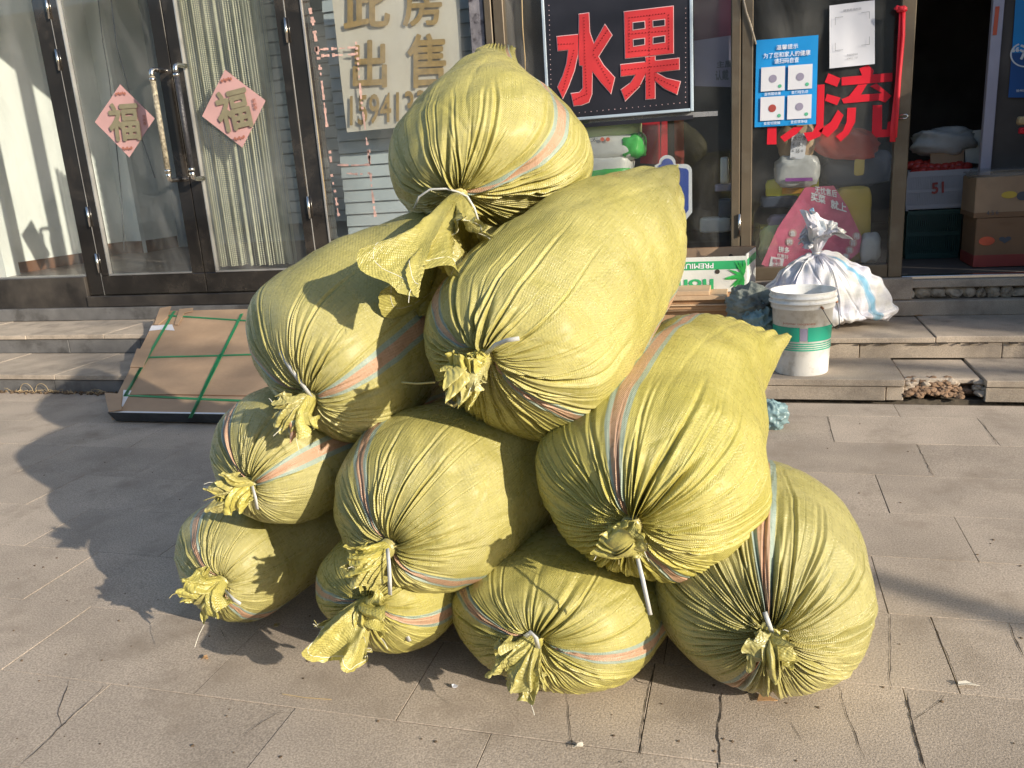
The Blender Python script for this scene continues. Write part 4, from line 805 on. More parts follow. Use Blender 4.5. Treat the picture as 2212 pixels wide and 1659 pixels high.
# ------------------------------------------------------------------ notices on the door glass
nt = [P(1634, 87, W-.0), P(1768, 75.5, W-.0), P(1762.5, 268, W-.0), P(1630, 275, W-.0)]
bp_ = thing('health_notice', 'bright blue notice with four white squares taped to the brown door', 'poster', tuple(sum(nt)/4))
sheet('notice_sheet', nt, M['blueposter'], bp_, n=14, wav=.0025, seed=8)
text_quad('notice_title', '温馨提示', lerpquad(nt, .33, .075, .68, .13), M['white'], bp_, .008, th=.004)
text_quad('notice_title', '为了您和家人的健康', lerpquad(nt, .12, .155, .88, .215), M['white'], bp_, .008, th=.004)
text_quad('notice_title', '请扫码自查', lerpquad(nt, .30, .225, .70, .285), M['white'], bp_, .008, th=.004)
for k, (u, v, cp) in enumerate(((.09, .315, '查核酸结果'), (.53, .315, '查行程轨迹'), (.09, .655, '查密切接触'), (.53, .655, '查疫情等级'))):
    q = [a+np.array([0, -.0045, 0]) for a in lerpquad(nt, u, v, u+.39, v+.275)]; mesh_obj('code_square', q, [(0, 3, 2, 1)], M['whitepaper'], bp_)
    text_quad('square_caption', cp, lerpquad(nt, u+.06, v+.288, u+.33, v+.325), M['white'], bp_, .0, th=.004)
    c = lerpquad(nt, u+.195, v+.135, u+.195, v+.135)[0]; r = .021
    mesh_obj('centre_disc', [c+np.array([r*math.cos(a), -.006, r*math.sin(a)]) for a in np.linspace(0, 6.283, 19)[:-1]], [tuple(range(18))], M['darkred'] if k == 2 else M['lilac'], bp_)
    c = lerpquad(nt, u+.31, v+.225, u+.31, v+.225)[0]; r = .010
    mesh_obj('green_seal', [c+np.array([r*math.cos(a), -.006, r*math.sin(a)]) for a in np.linspace(0, 6.283, 15)[:-1]], [tuple(range(14))], M['greencheck'], bp_)
    # ring of short dashes round the disc, as decoration
wq = [P(1792, 12, W-.0), P(1890, 0, W-.0), P(1890, 138, W-.0), P(1792, 148, W-.0)]
wp = thing('white_notice', 'creased white notice taped above the red characters', 'poster', tuple(sum(wq)/4))
sheet('notice_sheet', wq, M['whitepaper'], wp, n=14, wav=.003, seed=9)
text_quad('notice_text', '请使用场所码', lerpquad(wq, .30, .09, .70, .125), M['greyink'], wp, 0, th=.0045)
fr_ = MB()
for u0, v0, u1, v1 in ((.12, .20, .30, .206), (.12, .20, .128, .32), (.70, .17, .88, .176), (.872, .17, .88, .28), (.12, .72, .30, .726), (.12, .60, .128, .726), (.70, .68, .88, .686), (.872, .56, .88, .686)):
    q = [a+np.array([0, -.0055, 0]) for a in lerpquad(wq, u0, v0, u1, v1)]; fr_.add(q, [(0, 3, 2, 1)])
fr_.build('corner_mark', M['greyink'], wp)
text_quad('notice_text', '无感网络电话', lerpquad(wq, .38, .80, .62, .83), M['greyink'], wp, 0, th=.0045)
text_quad('notice_text', '0798121 1127', lerpquad(wq, .38, .86, .62, .885), M['greyink'], wp, 0, th=.0045)
# red characters cut from vinyl
LIU = [[(665,318),(745,352),(722,408),(640,378)], [(655,455),(745,480),(722,530),(642,500)], [(728,560),(765,595),(725,680),(660,742),(600,700),(680,640)],
       [(752,345),(1088,315),(1088,372),(752,400)], [(868,288),(925,262),(965,300),(950,345),(895,350)], [(860,395),(920,390),(880,460),(1020,450),(940,405),(982,385),(1082,468),(1040,512),(1000,498),(765,518),(752,490),(800,470)],
       [(790,548),(848,545),(842,640),(800,720),(745,770),(712,735),(760,700),(785,640)], [(958,530),(1020,528),(1018,690),(1050,690),(1058,640),(1095,630),(1090,720),(1065,738),(980,742),(952,715)]]
WU = [[(592,395),(640,392),(632,680),(610,735),(530,770),(500,712),(560,705),(585,660)], [(262,675),(322,672),(322,788),(258,790)], [(440,672),(505,665),(455,720),(375,772),(345,740)]]
rc = thing('vinyl_lettering', 'large red cut vinyl characters stuck on the brown door glass', 'lettering', tuple(P(1850, 220)))
for i, pl in enumerate(LIU+WU): prisms('character_stroke', [[c7(*p) for p in pl]], W+.0185-.0012-.0004*(i % 3), .0008, M['red'], rc)
# ribbon tied on the jamb
c4f = lambda x, y: (1572.2+x*.42478, y*.42478)
rb = thing('red_ribbon', 'long red ribbon tied to the door jamb beside the doorway', 'ribbon', tuple(P(1948, 20, W-.05)))
lump('ribbon_knot', P(*c4f(885, 48), W-.045), (.050, .035, .030), M['ribbon'], rb, e=.8, wr_=.15, seed=61)
MB().ribbon([P(*c4f(885, 48), W-.045), P(*c4f(860, 38), W-.055), P(*c4f(852, 50), W-.05)], (0, -1, .1), .022, .002).build('ribbon_end', M['ribbon'], rb, True)
for k, (w, pts, y) in enumerate(((.030, [(886,50),(880,200),(868,380),(855,520),(842,640),(838,722)], W-.040), (.018, [(895,50),(893,180),(872,400),(862,560),(852,700)], W-.048), (.016, [(880,50),(872,200),(860,420),(850,560)], W-.044))):
    n_ = [(math.sin(j*.9+k)*.5, -1, .1) for j in range(len(pts))]; MB().ribbon([P(*c4f(*p), y) for p in pts], n_, w, .0015).build('ribbon_tail', M['ribbon'], rb, True)
# wall strips on the glass edge: rope hanging at the post
rp_ = MB(); pts = [P(1604, -10, W-.03), P(1612, 25, W-.03), P(1622, 55, W-.03), P(1630, 84, W-.03), P(1633, 96, W-.03)]
rp_.tube(pts, .005, 7); tag(rp_.build('rope', mat('pale_rope', (.42, .36, .28), .9, bump=.8, bs=150), None, True), 'pale twisted rope hanging from the top to the blue notice', 'rope')
tag(MB().tube([P(1127, -10, W-.01), P(1129, 60, W-.01), P(1134, 125, W-.01), P(1135, 180, W-.01)], .0035, 6).build('cable', M['straw'], None, True), 'thin pale cable hanging left of the fruit sign', 'cable')
# clear tape smears
tag(prisms('tape_strip', [[c3f(450,880), c3f(1200,825), c3f(1400,815), c3f(1400,850), c3f(1205,862), c3f(455,915)]], W+.0175, .001, mat('clear_tape', (.55, .55, .56), .3, alpha=.35)), 'clear tape strip along the lower edge of the fruit sign', 'tape')
# ------------------------------------------------------------------ inside the doorway
c6 = lambda x, y: (1843.3+x*.3593, y*.3593)
def crate(name, label, x0, y0, x1, y1, Y, dep, mt, ncol, nrow, foot=None):
    a, b = P(*c6(x0, y0), Y), P(*c6(x1, y1), Y); xa, xb, zb, zt = a[0], b[0], (b[2] if foot is None else foot), a[2]; t = thing(name, label, 'crate', ((xa+xb)/2, Y+dep/2, zb))
    box('crate_floor', xa, xb, Y, Y+dep, zb, zb+.012, mt, t)
    for nm, (p0, p1, q0, q1) in dict(f=(xa, xb, Y, Y+.008), k=(xa, xb, Y+dep-.008, Y+dep)).items():
        mb = MB()
        for (z0, z1) in ((zb+.013, zb+.035), (zt-.035, zt), (zb+(zt-zb)*.46, zb+(zt-zb)*.54)): mb.box(p0, p1, q0, q1, z0, z1)
        for i in range(ncol+1):
            xx = p0+(p1-p0)*i/ncol; mb.box(xx-.004, xx+.004, q0+.001, q1-.001, zb+.03, zt-.03)
        mb.build('crate_side', mt, t)
    for xx in (xa, xb-.008): box('crate_end', xx+.0005, xx+.0075, Y+.009, Y+dep-.009, zb+.013, zt, mt, t)
    return t, xa, xb, zb, zt
t, xa, xb, zb, zt = crate('fruit_crate', 'white slotted plastic crate full of tomatoes inside the dark doorway', 330, 1035, 768, 1250, W+.75, .40, M['crate'], 44, 2)
text_quad('crate_number', '51', [P(*c6(470, 1100), W+.745), P(*c6(545, 1090), W+.745), P(*c6(545, 1160), W+.745), P(*c6(470, 1168), W+.745)], M['darkred'], t, .03, th=.002)
bm = bmesh.new(); bmesh.ops.create_uvsphere(bm, u_segments=16, v_segments=10, radius=.036)
for v in bm.verts: v.co.z *= .82; v.co *= 1+.03*math.sin(5*math.atan2(v.co.y, v.co.x))
tm = bpy.data.meshes.new('tomato'); bm.to_mesh(tm); bm.free(); tm.shade_smooth(); tm.materials.append(M['tomato'])
k = 0
for r in range(3):
    for i in range(8):
        o = bpy.data.objects.new('tomato', tm); o.location = (xa+.05+(xb-xa-.1)*(i+.5*(r % 2))/8, W+.80+.08*r+random.uniform(-.01, .01), zt-.01+.022*r+random.uniform(-.006, .010)); o.rotation_euler = (random.uniform(-.4, .4), random.uniform(-.4, .4), random.uniform(0, 3)); COL.objects.link(o)
        tag(o, 'red tomato lying in the white crate inside the doorway', 'tomato', 'tomatoes in the white crate')
crate('fruit_crate', 'dark green plastic crate under the white crate of tomatoes', 330, 1262, 640, 1395, W+.75, .40, M['crategreen'], 26, 2, zi)
tag(lump('plastic_bag', P(*c6(540, 850), W+.95), (.34, .2, .16), M['plasticw'], None, .7, .12, 71), 'clear crumpled plastic bag on top of the tomatoes', 'bag')
cb = thing('carton', 'open white and brown carton leaning behind the tomato crate', 'carton', tuple(P(*c6(720, 880), W+.95)))
prisms('carton_side', [[c6(662,790), c6(775,780), c6(765,985), c6(675,975)]], W+.9, .22, M['boxwhite'], cb)
cb = tag(prisms('cardboard_sheet', [[c6(465,905), c6(665,890), c6(665,985), c6(465,990)]], W+.88, .015, M['carton']), 'flat brown cardboard piece behind the tomatoes', 'cardboard')
for i, (y0, y1, lab) in enumerate(((1068, 1312, 'upper brown fruit carton wrapped in clear film in the doorway'), (1314, 1515, 'lower brown and red fruit carton on the doorway floor'))):
    a, b = P(*c6(742, y0), W+.30), P(*c6(1230, y1), W+.30); t = thing('fruit_carton', lab, 'carton', ((a[0]+b[0])/2, W+.45, b[2]), 'two stacked fruit cartons in the doorway')
    xl = a[0]-.02; zlo = zi if i == 1 else b[2]+.003; 
    if i == 0: zlo = P(*c6(742, 1312), W+.30)[2]; 
    box('carton_body', a[0], b[0], W+.30, W+.62, zlo, a[2], M['carton'] if i == 0 else M['cartondark'], t, .004)
    box('carton_band', a[0]-.001, b[0], W+.297, W+.623, zlo+.002, zlo+(.03 if i == 0 else .07), M['cartondark'] if i == 0 else M['darkred'], t)
    zc = (a[2]+zlo)/2
    def oval(cx, cz, rx, rz, mt): mesh_obj('printed_mark', [(cx+rx*math.cos(q), W+.2955, cz+rz*math.sin(q)) for q in np.linspace(0, 6.283, 25)[:-1]], [tuple(range(24))], mt, t)
    if i == 1:
        oval(P(*c6(805, 1400), W+.30)[0], zc+.01, .042, .026, M['tagred'])
        hx_, hz_ = P(*c6(915, 1390), W+.30)[0], zc+.015; hp = [(hx_+.032*math.sin(q)**3, W+.2955, hz_+.0020*(13*math.cos(q)-5*math.cos(2*q)-2*math.cos(3*q)-math.cos(4*q))*.7) for q in np.linspace(0, 6.283, 29)[:-1]]
        mesh_obj('heart_mark', hp, [tuple(range(28))], M['greyink'], t)
        text_quad('carton_text', '12X0LK5', [P(*c6(865, 1335), W+.299), P(*c6(955, 1330), W+.299), P(*c6(955, 1352), W+.299), P(*c6(865, 1358), W+.299)], M['cartondark'], t, 0, th=.003)
    else:
        oval(P(*c6(930, 1235), W+.30)[0], zc+.01, .04, .02, M['mustard']); oval(P(*c6(1010, 1250), W+.30)[0], zc, .03, .025, M['greyink'])
        text_quad('carton_text', '4 5 6', [P(*c6(800, 1268), W+.299), P(*c6(872, 1264), W+.299), P(*c6(872, 1288), W+.299), P(*c6(800, 1294), W+.299)], M['greyink'], t, 0, th=.004)
        lump('film_wrap', (a[0]+.25, W+.46, a[2]+.012), (.50, .30, .05), mat('clear_film', (.5, .48, .45), .15, alpha=.4, bump=.5, bs=20), t, .4, .1, 73)
ps = thing('sea_poster', 'deep blue poster with white lettering at the right edge of the doorway', 'poster', tuple(P(2200, 100, W+.58)))
prisms('poster_sheet', [[c6(978,-30), c6(1400,-40), c6(1400,590), c6(932,586)]], W+.575, .004, M['posterdeep'], ps)
prisms('poster_upper', [[c6(978,-30), c6(1400,-40), c6(1400,300), c6(955,320)]], W+.573, .0015, M['blueposter'], ps)
text_quad('poster_character', '“海', [P(*c6(950, 270), W+.571), P(*c6(1110, 260), W+.571), P(*c6(1110, 355), W+.571), P(*c6(950, 365), W+.571)], M['white'], ps, .04)
mesh_obj('white_swirl', [P(*c6(1030+88*math.cos(q)*s__, 330+75*math.sin(q)*s__), W+.5715) for s__ in (1, .88) for q in np.linspace(1.2, 4.3, 16)], [(i, i+1, i+17, i+16) for i in range(15)], M['white'], ps)
text_quad('poster_text', '普州海', [P(*c6(978, 538), W+.571), P(*c6(1040, 536), W+.571), P(*c6(1040, 552), W+.571), P(*c6(978, 554), W+.571)], M['white'], ps)
tag(prisms('orange_card', [[c6(855,40), c6(880,38), c6(862,210), c6(838,212)]], W+.545, .003, M['tagred']), 'small orange card on the inner white post', 'card')
pd = thing('string_doll', 'small brown and red hanging ornament at the right edge', 'ornament', tuple(P(*c6(1015, 740), W+.3)))
lump('ornament_top', P(*c6(1015, 725), W+.3), (.05, .05, .045), M['straw'], pd, seed=75); lump('ornament_base', P(*c6(1015, 785), W+.3), (.035, .035, .035), M['red'], pd, seed=76)
# ------------------------------------------------------------------ strapped carton leaning on the left steps
S = .2177; p0 = np.array([-3.0, 3.42, .062]); nrm = np.array([0, -S, 1.0]); nrm /= np.linalg.norm(nrm)
cp = thing('flat_carton', 'flat brown carton bound with green straps leaning on the left steps', 'carton', (-2.9, 3.6, 0))
q = lambda x, y, h=0: PL(x, y, p0, nrm)+nrm*h
TL, TR, BR, BL = q(344, 672), q(600, 681), q(600, 910), q(235, 888)
TR = TL+np.array([1.06, .01, 0]); TR[2] = TL[2]+.002; BR = BL+(TR-TL)*1.0
dn = -nrm*.055
vs = [TL, TR, BR, BL]+[v+dn for v in (TL, TR, BR, BL)]
mesh_obj('carton_face', vs, [(0,1,2,3),(4,7,6,5),(0,3,7,4),(1,5,6,2),(2,6,7,3),(0,4,5,1)], M['carton'], cp)
ex = (BR-BL)/np.linalg.norm(BR-BL); ey = np.array([0, 1, S]); ey /= np.linalg.norm(ey)
mesh_obj('dark_end', [BL-ey*.012+nrm*-.004, BR-ey*.012-nrm*.004, BR+ey*.01-nrm*.004, BL+ey*.01-nrm*.004]+[v-nrm*.056 for v in (BL-ey*.006+ex*.03, BR-ey*.006, BR+ey*.01, BL+ey*.01)], [(0,1,2,3),(4,7,6,5),(0,3,7,4),(1,5,6,2),(0,4,5,1)], M['foil'], cp)
MB().ribbon([BL-ey*.010+nrm*.001+ex*.02, BR-ey*.010+nrm*.001], tuple(nrm), .012, .002).build('white_edge_strip', M['white'], cp)
lay = BL+ey*.30
MB().ribbon([BL+ey*.175+nrm*.001, BL+ey*.18+ex*.3+nrm*.003, BR+ey*.17+nrm*.001], tuple(nrm), .006, .003).build('flap_edge', M['cartondark'], cp)
kl = lambda x, y: (x*.2696, 542.2+y*.2696)
for nm, a, b in (('strap', (1290,517),(2420,590)), ('strap', (1120,858),(2420,822)), ('strap', (1000,1160),(2380,1225))):
    A_, B_ = q(*kl(*a), .002), q(*kl(*b), .002); MB().ribbon([A_+(B_-A_)*k/8+nrm*(.001*math.sin(k*1.3)) for k in range(9)], tuple(nrm), .019, .0015).build(nm, M['greenstrap'], cp)
for a, b, c_ in (((1398,488),(1180,860),(1005,1165)), ((1940,508),(1770,830),(1525,1345))):
    A_, C_, B_ = q(*kl(*a), .0042), q(*kl(*c_), .0042), q(*kl(*b), .0042); MB().ribbon([A_, (A_+C_)/2, C_, (C_+B_)/2, B_], tuple(nrm), .019, .0015).build('strap', M['greenstrap'], cp)
for pl, mk in (([(1215,600),(1380,590),(1400,640),(1290,632),(1195,642)], 'whitepaper'), ([(990,1115),(1055,1120),(985,1250),(975,1245)], 'white')):
    mesh_obj('torn_paper', [q(*kl(*p), .0018) for p in pl], [tuple(range(len(pl)))], M[mk], cp)
for pl, h in (([(1285,470),(1375,455),(1345,545),(1275,600),(1240,600)], .012), ([(1440,475),(1550,465),(1545,490),(1480,505),(1430,600),(1400,598)], .009), ([(1100,790),(1215,795),(1150,940),(1045,935)], .007), ([(845,1155),(990,1165),(975,1240),(985,1290),(880,1308),(862,1240)], .016)):
    a = [q(*kl(*p), h) for p in pl]; b = [v-nrm*.004 for v in a]; n = len(a); mesh_obj('torn_flap', a+b, [tuple(range(n)), tuple(range(2*n-1, n-1, -1))]+[(k, n+k, n+(k+1) % n, (k+1) % n) for k in range(n)], M['carton'], cp)
# ------------------------------------------------------------------ things on the right steps
# boards
Yb = 4.58; zt2 = .197
bx = lambda px, py, Y: P(px, py, Y)
layers = [(1585, 668, .010, .30, 'wood', 'thin pale board at the bottom of the board stack'), (1592, 662, .020, .26, 'wood2', 'thick tan board second from the bottom'), (1575, 652, .008, .24, 'wood', 'thin board in the middle of the board stack'),
          (1600, 646, .022, .20, 'wood2', 'long tan board reaching towards the dark cloth'), (1570, 634, .022, .18, 'wood', 'pale board with split end near the top'), (1532, 618, .024, .12, 'wood', 'short pale board on top of the stack')]
zc = zt2+.003; tops = []
base_z = P(1585, 672, 4.50)[2]
tag(box('wooden_pallet', -.75, .02, 4.55, 5.0, zt2+.002, base_z-.002, M['wood2'], None, .004), 'low wooden block under the stacked boards behind the sacks', 'pallet')
zc = base_z
for px, py, th, dep, mk, lab in layers:
    e = P(px, py, 4.5)[0]; tag(box('wooden_board', e-.75-random.uniform(0, .1), e, 4.5+random.uniform(-.015, .015), 4.5+dep+.1, zc, zc+th, M[mk], None, .002), lab, 'board', 'boards stacked behind the sacks'); zc += th+.0008
btop = zc
# green and white fruit box
fb = thing('fruit_box', 'open white fruit box with green print standing upside down behind the boards', 'box', tuple(P(1560, 600, 4.72)))
Yf = 4.72; TLf, TRf = P(1440, 567, Yf), P(1613, 552.7, Yf); BRf = P(1615, 629, Yf); x0, x1 = TRf[0]-.52, TRf[0]; z0, z1 = min(BRf[2], P(1500, 640, Yf)[2]+.02), TRf[2]
z0 = BRf[2]; dd = .30; t_ = .006
tag(box('wooden_pallet', x0-.05, x1+.02, Yf-.02, 5.04, zt2+.002, z0-.003, M['cartondark'], None, .004), 'old carton lying under the green and white fruit box', 'carton')
sh = .05                                # the right end runs a little outwards to the back
def quadbox(name, a, b, z0_, z1_, mt, parent, th=.006):
    a, b = np.array(a), np.array(b); d = (b-a)/np.linalg.norm(b-a); n = np.array([d[1], -d[0]])
    c_ = [a, b, b-n*th, a-n*th]; return mesh_obj(name, [(*v, z0_) for v in c_]+[(*v, z1_) for v in c_], [(0,3,2,1),(4,5,6,7),(0,1,5,4),(1,2,6,5),(2,3,7,6),(3,0,4,7)], mt, parent)
quadbox('box_front', (x0, Yf), (x1, Yf), z0, z1, M['boxwhite'], fb)
quadbox('box_end', (x1+.001, Yf), (x1+sh, Yf+dd), z0, z1+.01, M['boxwhite'], fb)
quadbox('box_end', (x0, Yf+dd), (x0, Yf+.007), z0, z1, M['boxwhite'], fb)
quadbox('box_back', (x0, Yf+dd), (x1+sh, Yf+dd), z0, z1+.02, M['cartondark'], fb)
quadbox('box_lining', (x0+.01, Yf+dd-.008), (x1+sh-.01, Yf+dd-.008), z0+.01, z1+.018, M['carton'], fb, .002)
box('box_bottom', x0+.008, x1-.002, Yf+.008, Yf+dd-.012, z0+.001, z0+.008, M['cartondark'], fb)
F = [np.array([x0, Yf-.0012, z1]), np.array([x1, Yf-.0012, z1]), np.array([x1, Yf-.0012, z0]), np.array([x0, Yf-.0012, z0])]
mesh_obj('green_band', lerpquad(F, .0, .12, .985, .36), [(0, 3, 2, 1)], M['boxgreen'], fb)
text_quad('box_text', 'PREMIUM', lerpquad(F, .30, .17, .66, .32), M['white'], fb, .02, th=.001, flip=True)
text_quad('box_text', 'honey', lerpquad(F, .02, .52, .66, .95), M['boxgreen'], fb, .03, th=.001, flip=True)
lf = MB(); fo = np.array([F[1][0]-.015, Yf-.0020, (z0+z1)/2-.012])
for i in range(34):
    a = random.uniform(1.2, 5.2); l = random.uniform(.035, .13); d = np.array([math.cos(a), 0, math.sin(a)*.8]); nn = np.array([-d[2], 0, d[0]]); w = random.uniform(.006, .012)
    tip = fo+d*l; tip[0] = min(tip[0], F[1][0]-.002); tip[2] = min(max(tip[2], z0+.003), z1-.003); md = (fo+tip)/2+nn*w; md2 = (fo+tip)/2-nn*w
    for v in (md, md2): v[0] = min(v[0], F[1][0]-.002)
    lf.add([fo+np.array([0, -.00012*i, 0]), md+np.array([0, -.00012*i, 0]), tip+np.array([0, -.00012*i, 0]), md2+np.array([0, -.00012*i, 0])], [(0, 1, 2, 3)])
lf.build('leaf_print', M['leafgreen'], fb)
E_ = [np.array([x1+.0028, Yf, z1]), np.array([x1+sh+.0028, Yf+dd, z1+.01]), np.array([x1+sh+.0028, Yf+dd, z0]), np.array([x1+.0028, Yf, z0])]
mesh_obj('green_band', lerpquad(E_, .02, .10, .98, .30), [(0, 3, 2, 1)], M['boxgreen'], fb)
for u, v, s_ in ((.45, .25, .012), (.4, .55, .010), (.85, .5, .009)): 
    c = lerpquad(E_, u, v, u, v)[0]; mesh_obj('vent_hole', [c+np.array([.0012, s_*math.cos(a), s_*math.sin(a)]) for a in np.linspace(0, 6.283, 13)[:-1]], [tuple(range(12))], M['crack'], fb)
c = lerpquad(F, .70, .42, .70, .42)[0]; mesh_obj('vent_hole', [c+np.array([.013*math.cos(a), -.0012, .013*math.sin(a)]) for a in np.linspace(0, 6.283, 15)[:-1]], [tuple(range(14))], M['crack'], fb)
c = np.array([F[1][0]-.09, Yf+dd-.0115, z1-.035]); mesh_obj('vent_hole', [c+np.array([.013*math.cos(a), 0, .013*math.sin(a)]) for a in np.linspace(0, 6.283, 15)[:-1]], [tuple(range(14))], M['crack'], fb)
# crumpled cloth
def crumple(name, label, cat, c, size, mt, seed, mt2=None, amp=.24):
    rs = np.random.default_rng(seed); n = (90, 60); U, V = np.meshgrid(np.linspace(0, 2*math.pi, n[0], endpoint=False), np.linspace(-math.pi/2, math.pi/2, n[1]))
    p = np.stack([np.cos(V)*np.cos(U), np.cos(V)*np.sin(U), np.sin(V)], -1); w = np.zeros_like(U)
    for i in range(12):
        k = rs.normal(size=3)*(1.6+i*.50); ww_ = .5*np.sin(p@rs.normal(size=3)*2.5+rs.uniform(0, 6)); w += (1-2*np.abs(np.sin(p@k+ww_+rs.uniform(0, 6))))/(1+i*.38)
    p = p*(1+amp*w/2.2)[..., None]*np.array(size)/2+np.array(c); p[..., 2] = np.maximum(p[..., 2], c[2]-size[2]/2)
    fs = [(j*n[0]+i, j*n[0]+(i+1) % n[0], (j+1)*n[0]+(i+1) % n[0], (j+1)*n[0]+i) for j in range(n[1]-1) for i in range(n[0])]
    return tag(mesh_obj(name, p.reshape(-1, 3), fs, mt, None, True), label, cat)
crumple('rag_bundle', 'crumpled dark grey green cloth beside the white bucket', 'cloth', P(1622, 662, 4.42), (.30, .28, .24), M['rag'], 5)
crumple('plastic_film', 'pale teal plastic film hanging under the dark cloth', 'plastic', P(1640, 690, 4.34), (.17, .16, .16), M['teal'], 6)
crumple('plastic_scrap', 'crumpled teal and grey plastic scrap on the ground behind the right sacks', 'plastic', Gz(1668, 925, 0)+np.array([0, 0, .06]), (.16, .12, .15), M['teal'], 7, amp=.16)
# bucket
bk = thing('paint_bucket', 'dirty white plastic paint bucket with green band and wire handle', 'bucket', (.262, 4.265, .082))
bxc, byc, bz = .262, 4.262, .084; H_ = P(1696, 650, 4.26)[2]-.084+.012
def lathe(name, prof, c, mt, parent, n=64):
    vs = []; fs = []
    for r, z in prof: vs += [(c[0]+r*math.cos(2*math.pi*k/n), c[1]+r*math.sin(2*math.pi*k/n), c[2]+z) for k in range(n)]
    for i in range(len(prof)-1):
        for k in range(n): fs.append((i*n+k, i*n+(k+1) % n, (i+1)*n+(k+1) % n, (i+1)*n+k))
    o = mesh_obj(name, vs, fs, mt, parent, True); return o
H_ = .415; r0, r1 = .128, .157
lathe('bucket_body', [(.002, .006), (r0-.012, .004), (r0-.004, 0), (r0, .008), (r0+(r1-.010-r0)*.8, H_*.80), (r1-.008, H_*.80), (r1-.006, H_*.815), (r1-.006, H_*.865), (r1+.004, H_*.87), (r1+.005, H_*.885), (r1-.004, H_*.89), (r1-.004, H_*.925), (r1+.003, H_*.93), (r1+.003, H_*.945), (r1-.003, H_*.95), (r1-.002, H_*.99), (r1, H_), (r1-.005, H_+.001), (r1-.009, H_*.985), (r1-.016, H_*.8), (r0-.006, .014), (.002, .012)], (bxc, byc, bz), M['bucket'], bk)
def bandr(name, z0, z1, a0, a1, mt, off=.0009):
    n = 40; vs = []; 
    for z in (z0, z1):
        rr = r0+(r1-.010-r0)*.8*(z-.008)/(H_*.80-.008)+off
        vs += [(bxc+rr*math.cos(R(a0+(a1-a0)*k/n)), byc+rr*math.sin(R(a0+(a1-a0)*k/n)), bz+z) for k in range(n+1)]
    return mesh_obj(name, vs, [(k, k+1, n+2+k, n+1+k) for k in range(n)], mt, bk, True)
bandr('green_band', H_*.43, H_*.60, 278, 420, M['bucketgreen']); bandr('green_band', H_*.43, H_*.60, 120, 262, M['bucketgreen'])
bandr('grey_panel', H_*.44, H_*.59, 263, 277, M['lilac'])
for k in range(3): bandr('green_line', H_*(.345+.026*k), H_*(.357+.026*k), 160, 380, M['bucketgreen'], .0011)
bandr('green_line', H_*.318, H_*.334, 160, 380, M['bucketgreen'], .0012)
def arc_text(body, a0, a1, z0, z1, mt):
    vs, fs = text_mesh(body, .01); lo, hi = vs.min(0), vs.max(0); out = []
    for v in vs:
        u = (v[0]-lo[0])/(hi[0]-lo[0]); w = (v[1]-lo[1])/(hi[1]-lo[1]); z = z0+(z1-z0)*w; a = R(a0+(a1-a0)*u); rr = r0+(r1-.010-r0)*.8*(z-.008)/(H_*.80-.008)+.0014
        out.append((bxc+rr*math.cos(a), byc+rr*math.sin(a), bz+z))
    mesh_obj('bucket_text', out, fs, mt, bk)
arc_text('polymer isocyanate', 228, 292, H_*.625, H_*.66, M['brownink'])
ha = [(bxc+(r1+.006)*math.cos(R(a)), byc+(r1+.006)*math.sin(R(a))) for a in (-42, -10)]
hp = []
for t in np.linspace(0, 1, 14):
    a = R(-60+70*t); hp.append((bxc+(r1+.006+.012*math.sin(math.pi*t))*math.cos(a), byc+(r1+.006+.012*math.sin(math.pi*t))*math.sin(a), bz+H_*.82-.11*math.sin(math.pi*t)*(1 if t < .9 else 1)))
MB().tube(hp, .0022, 6).build('wire_handle', M['wire'], bk, True)
for a in (-60, 10): MB().tube([(bxc+(r1-.004)*math.cos(R(a)), byc+(r1-.004)*math.sin(R(a)), bz+H_*.84), (bxc+(r1+.010)*math.cos(R(a)), byc+(r1+.010)*math.sin(R(a)), bz+H_*.825)], .006, 8).build('handle_lug', M['rust'], bk, True)
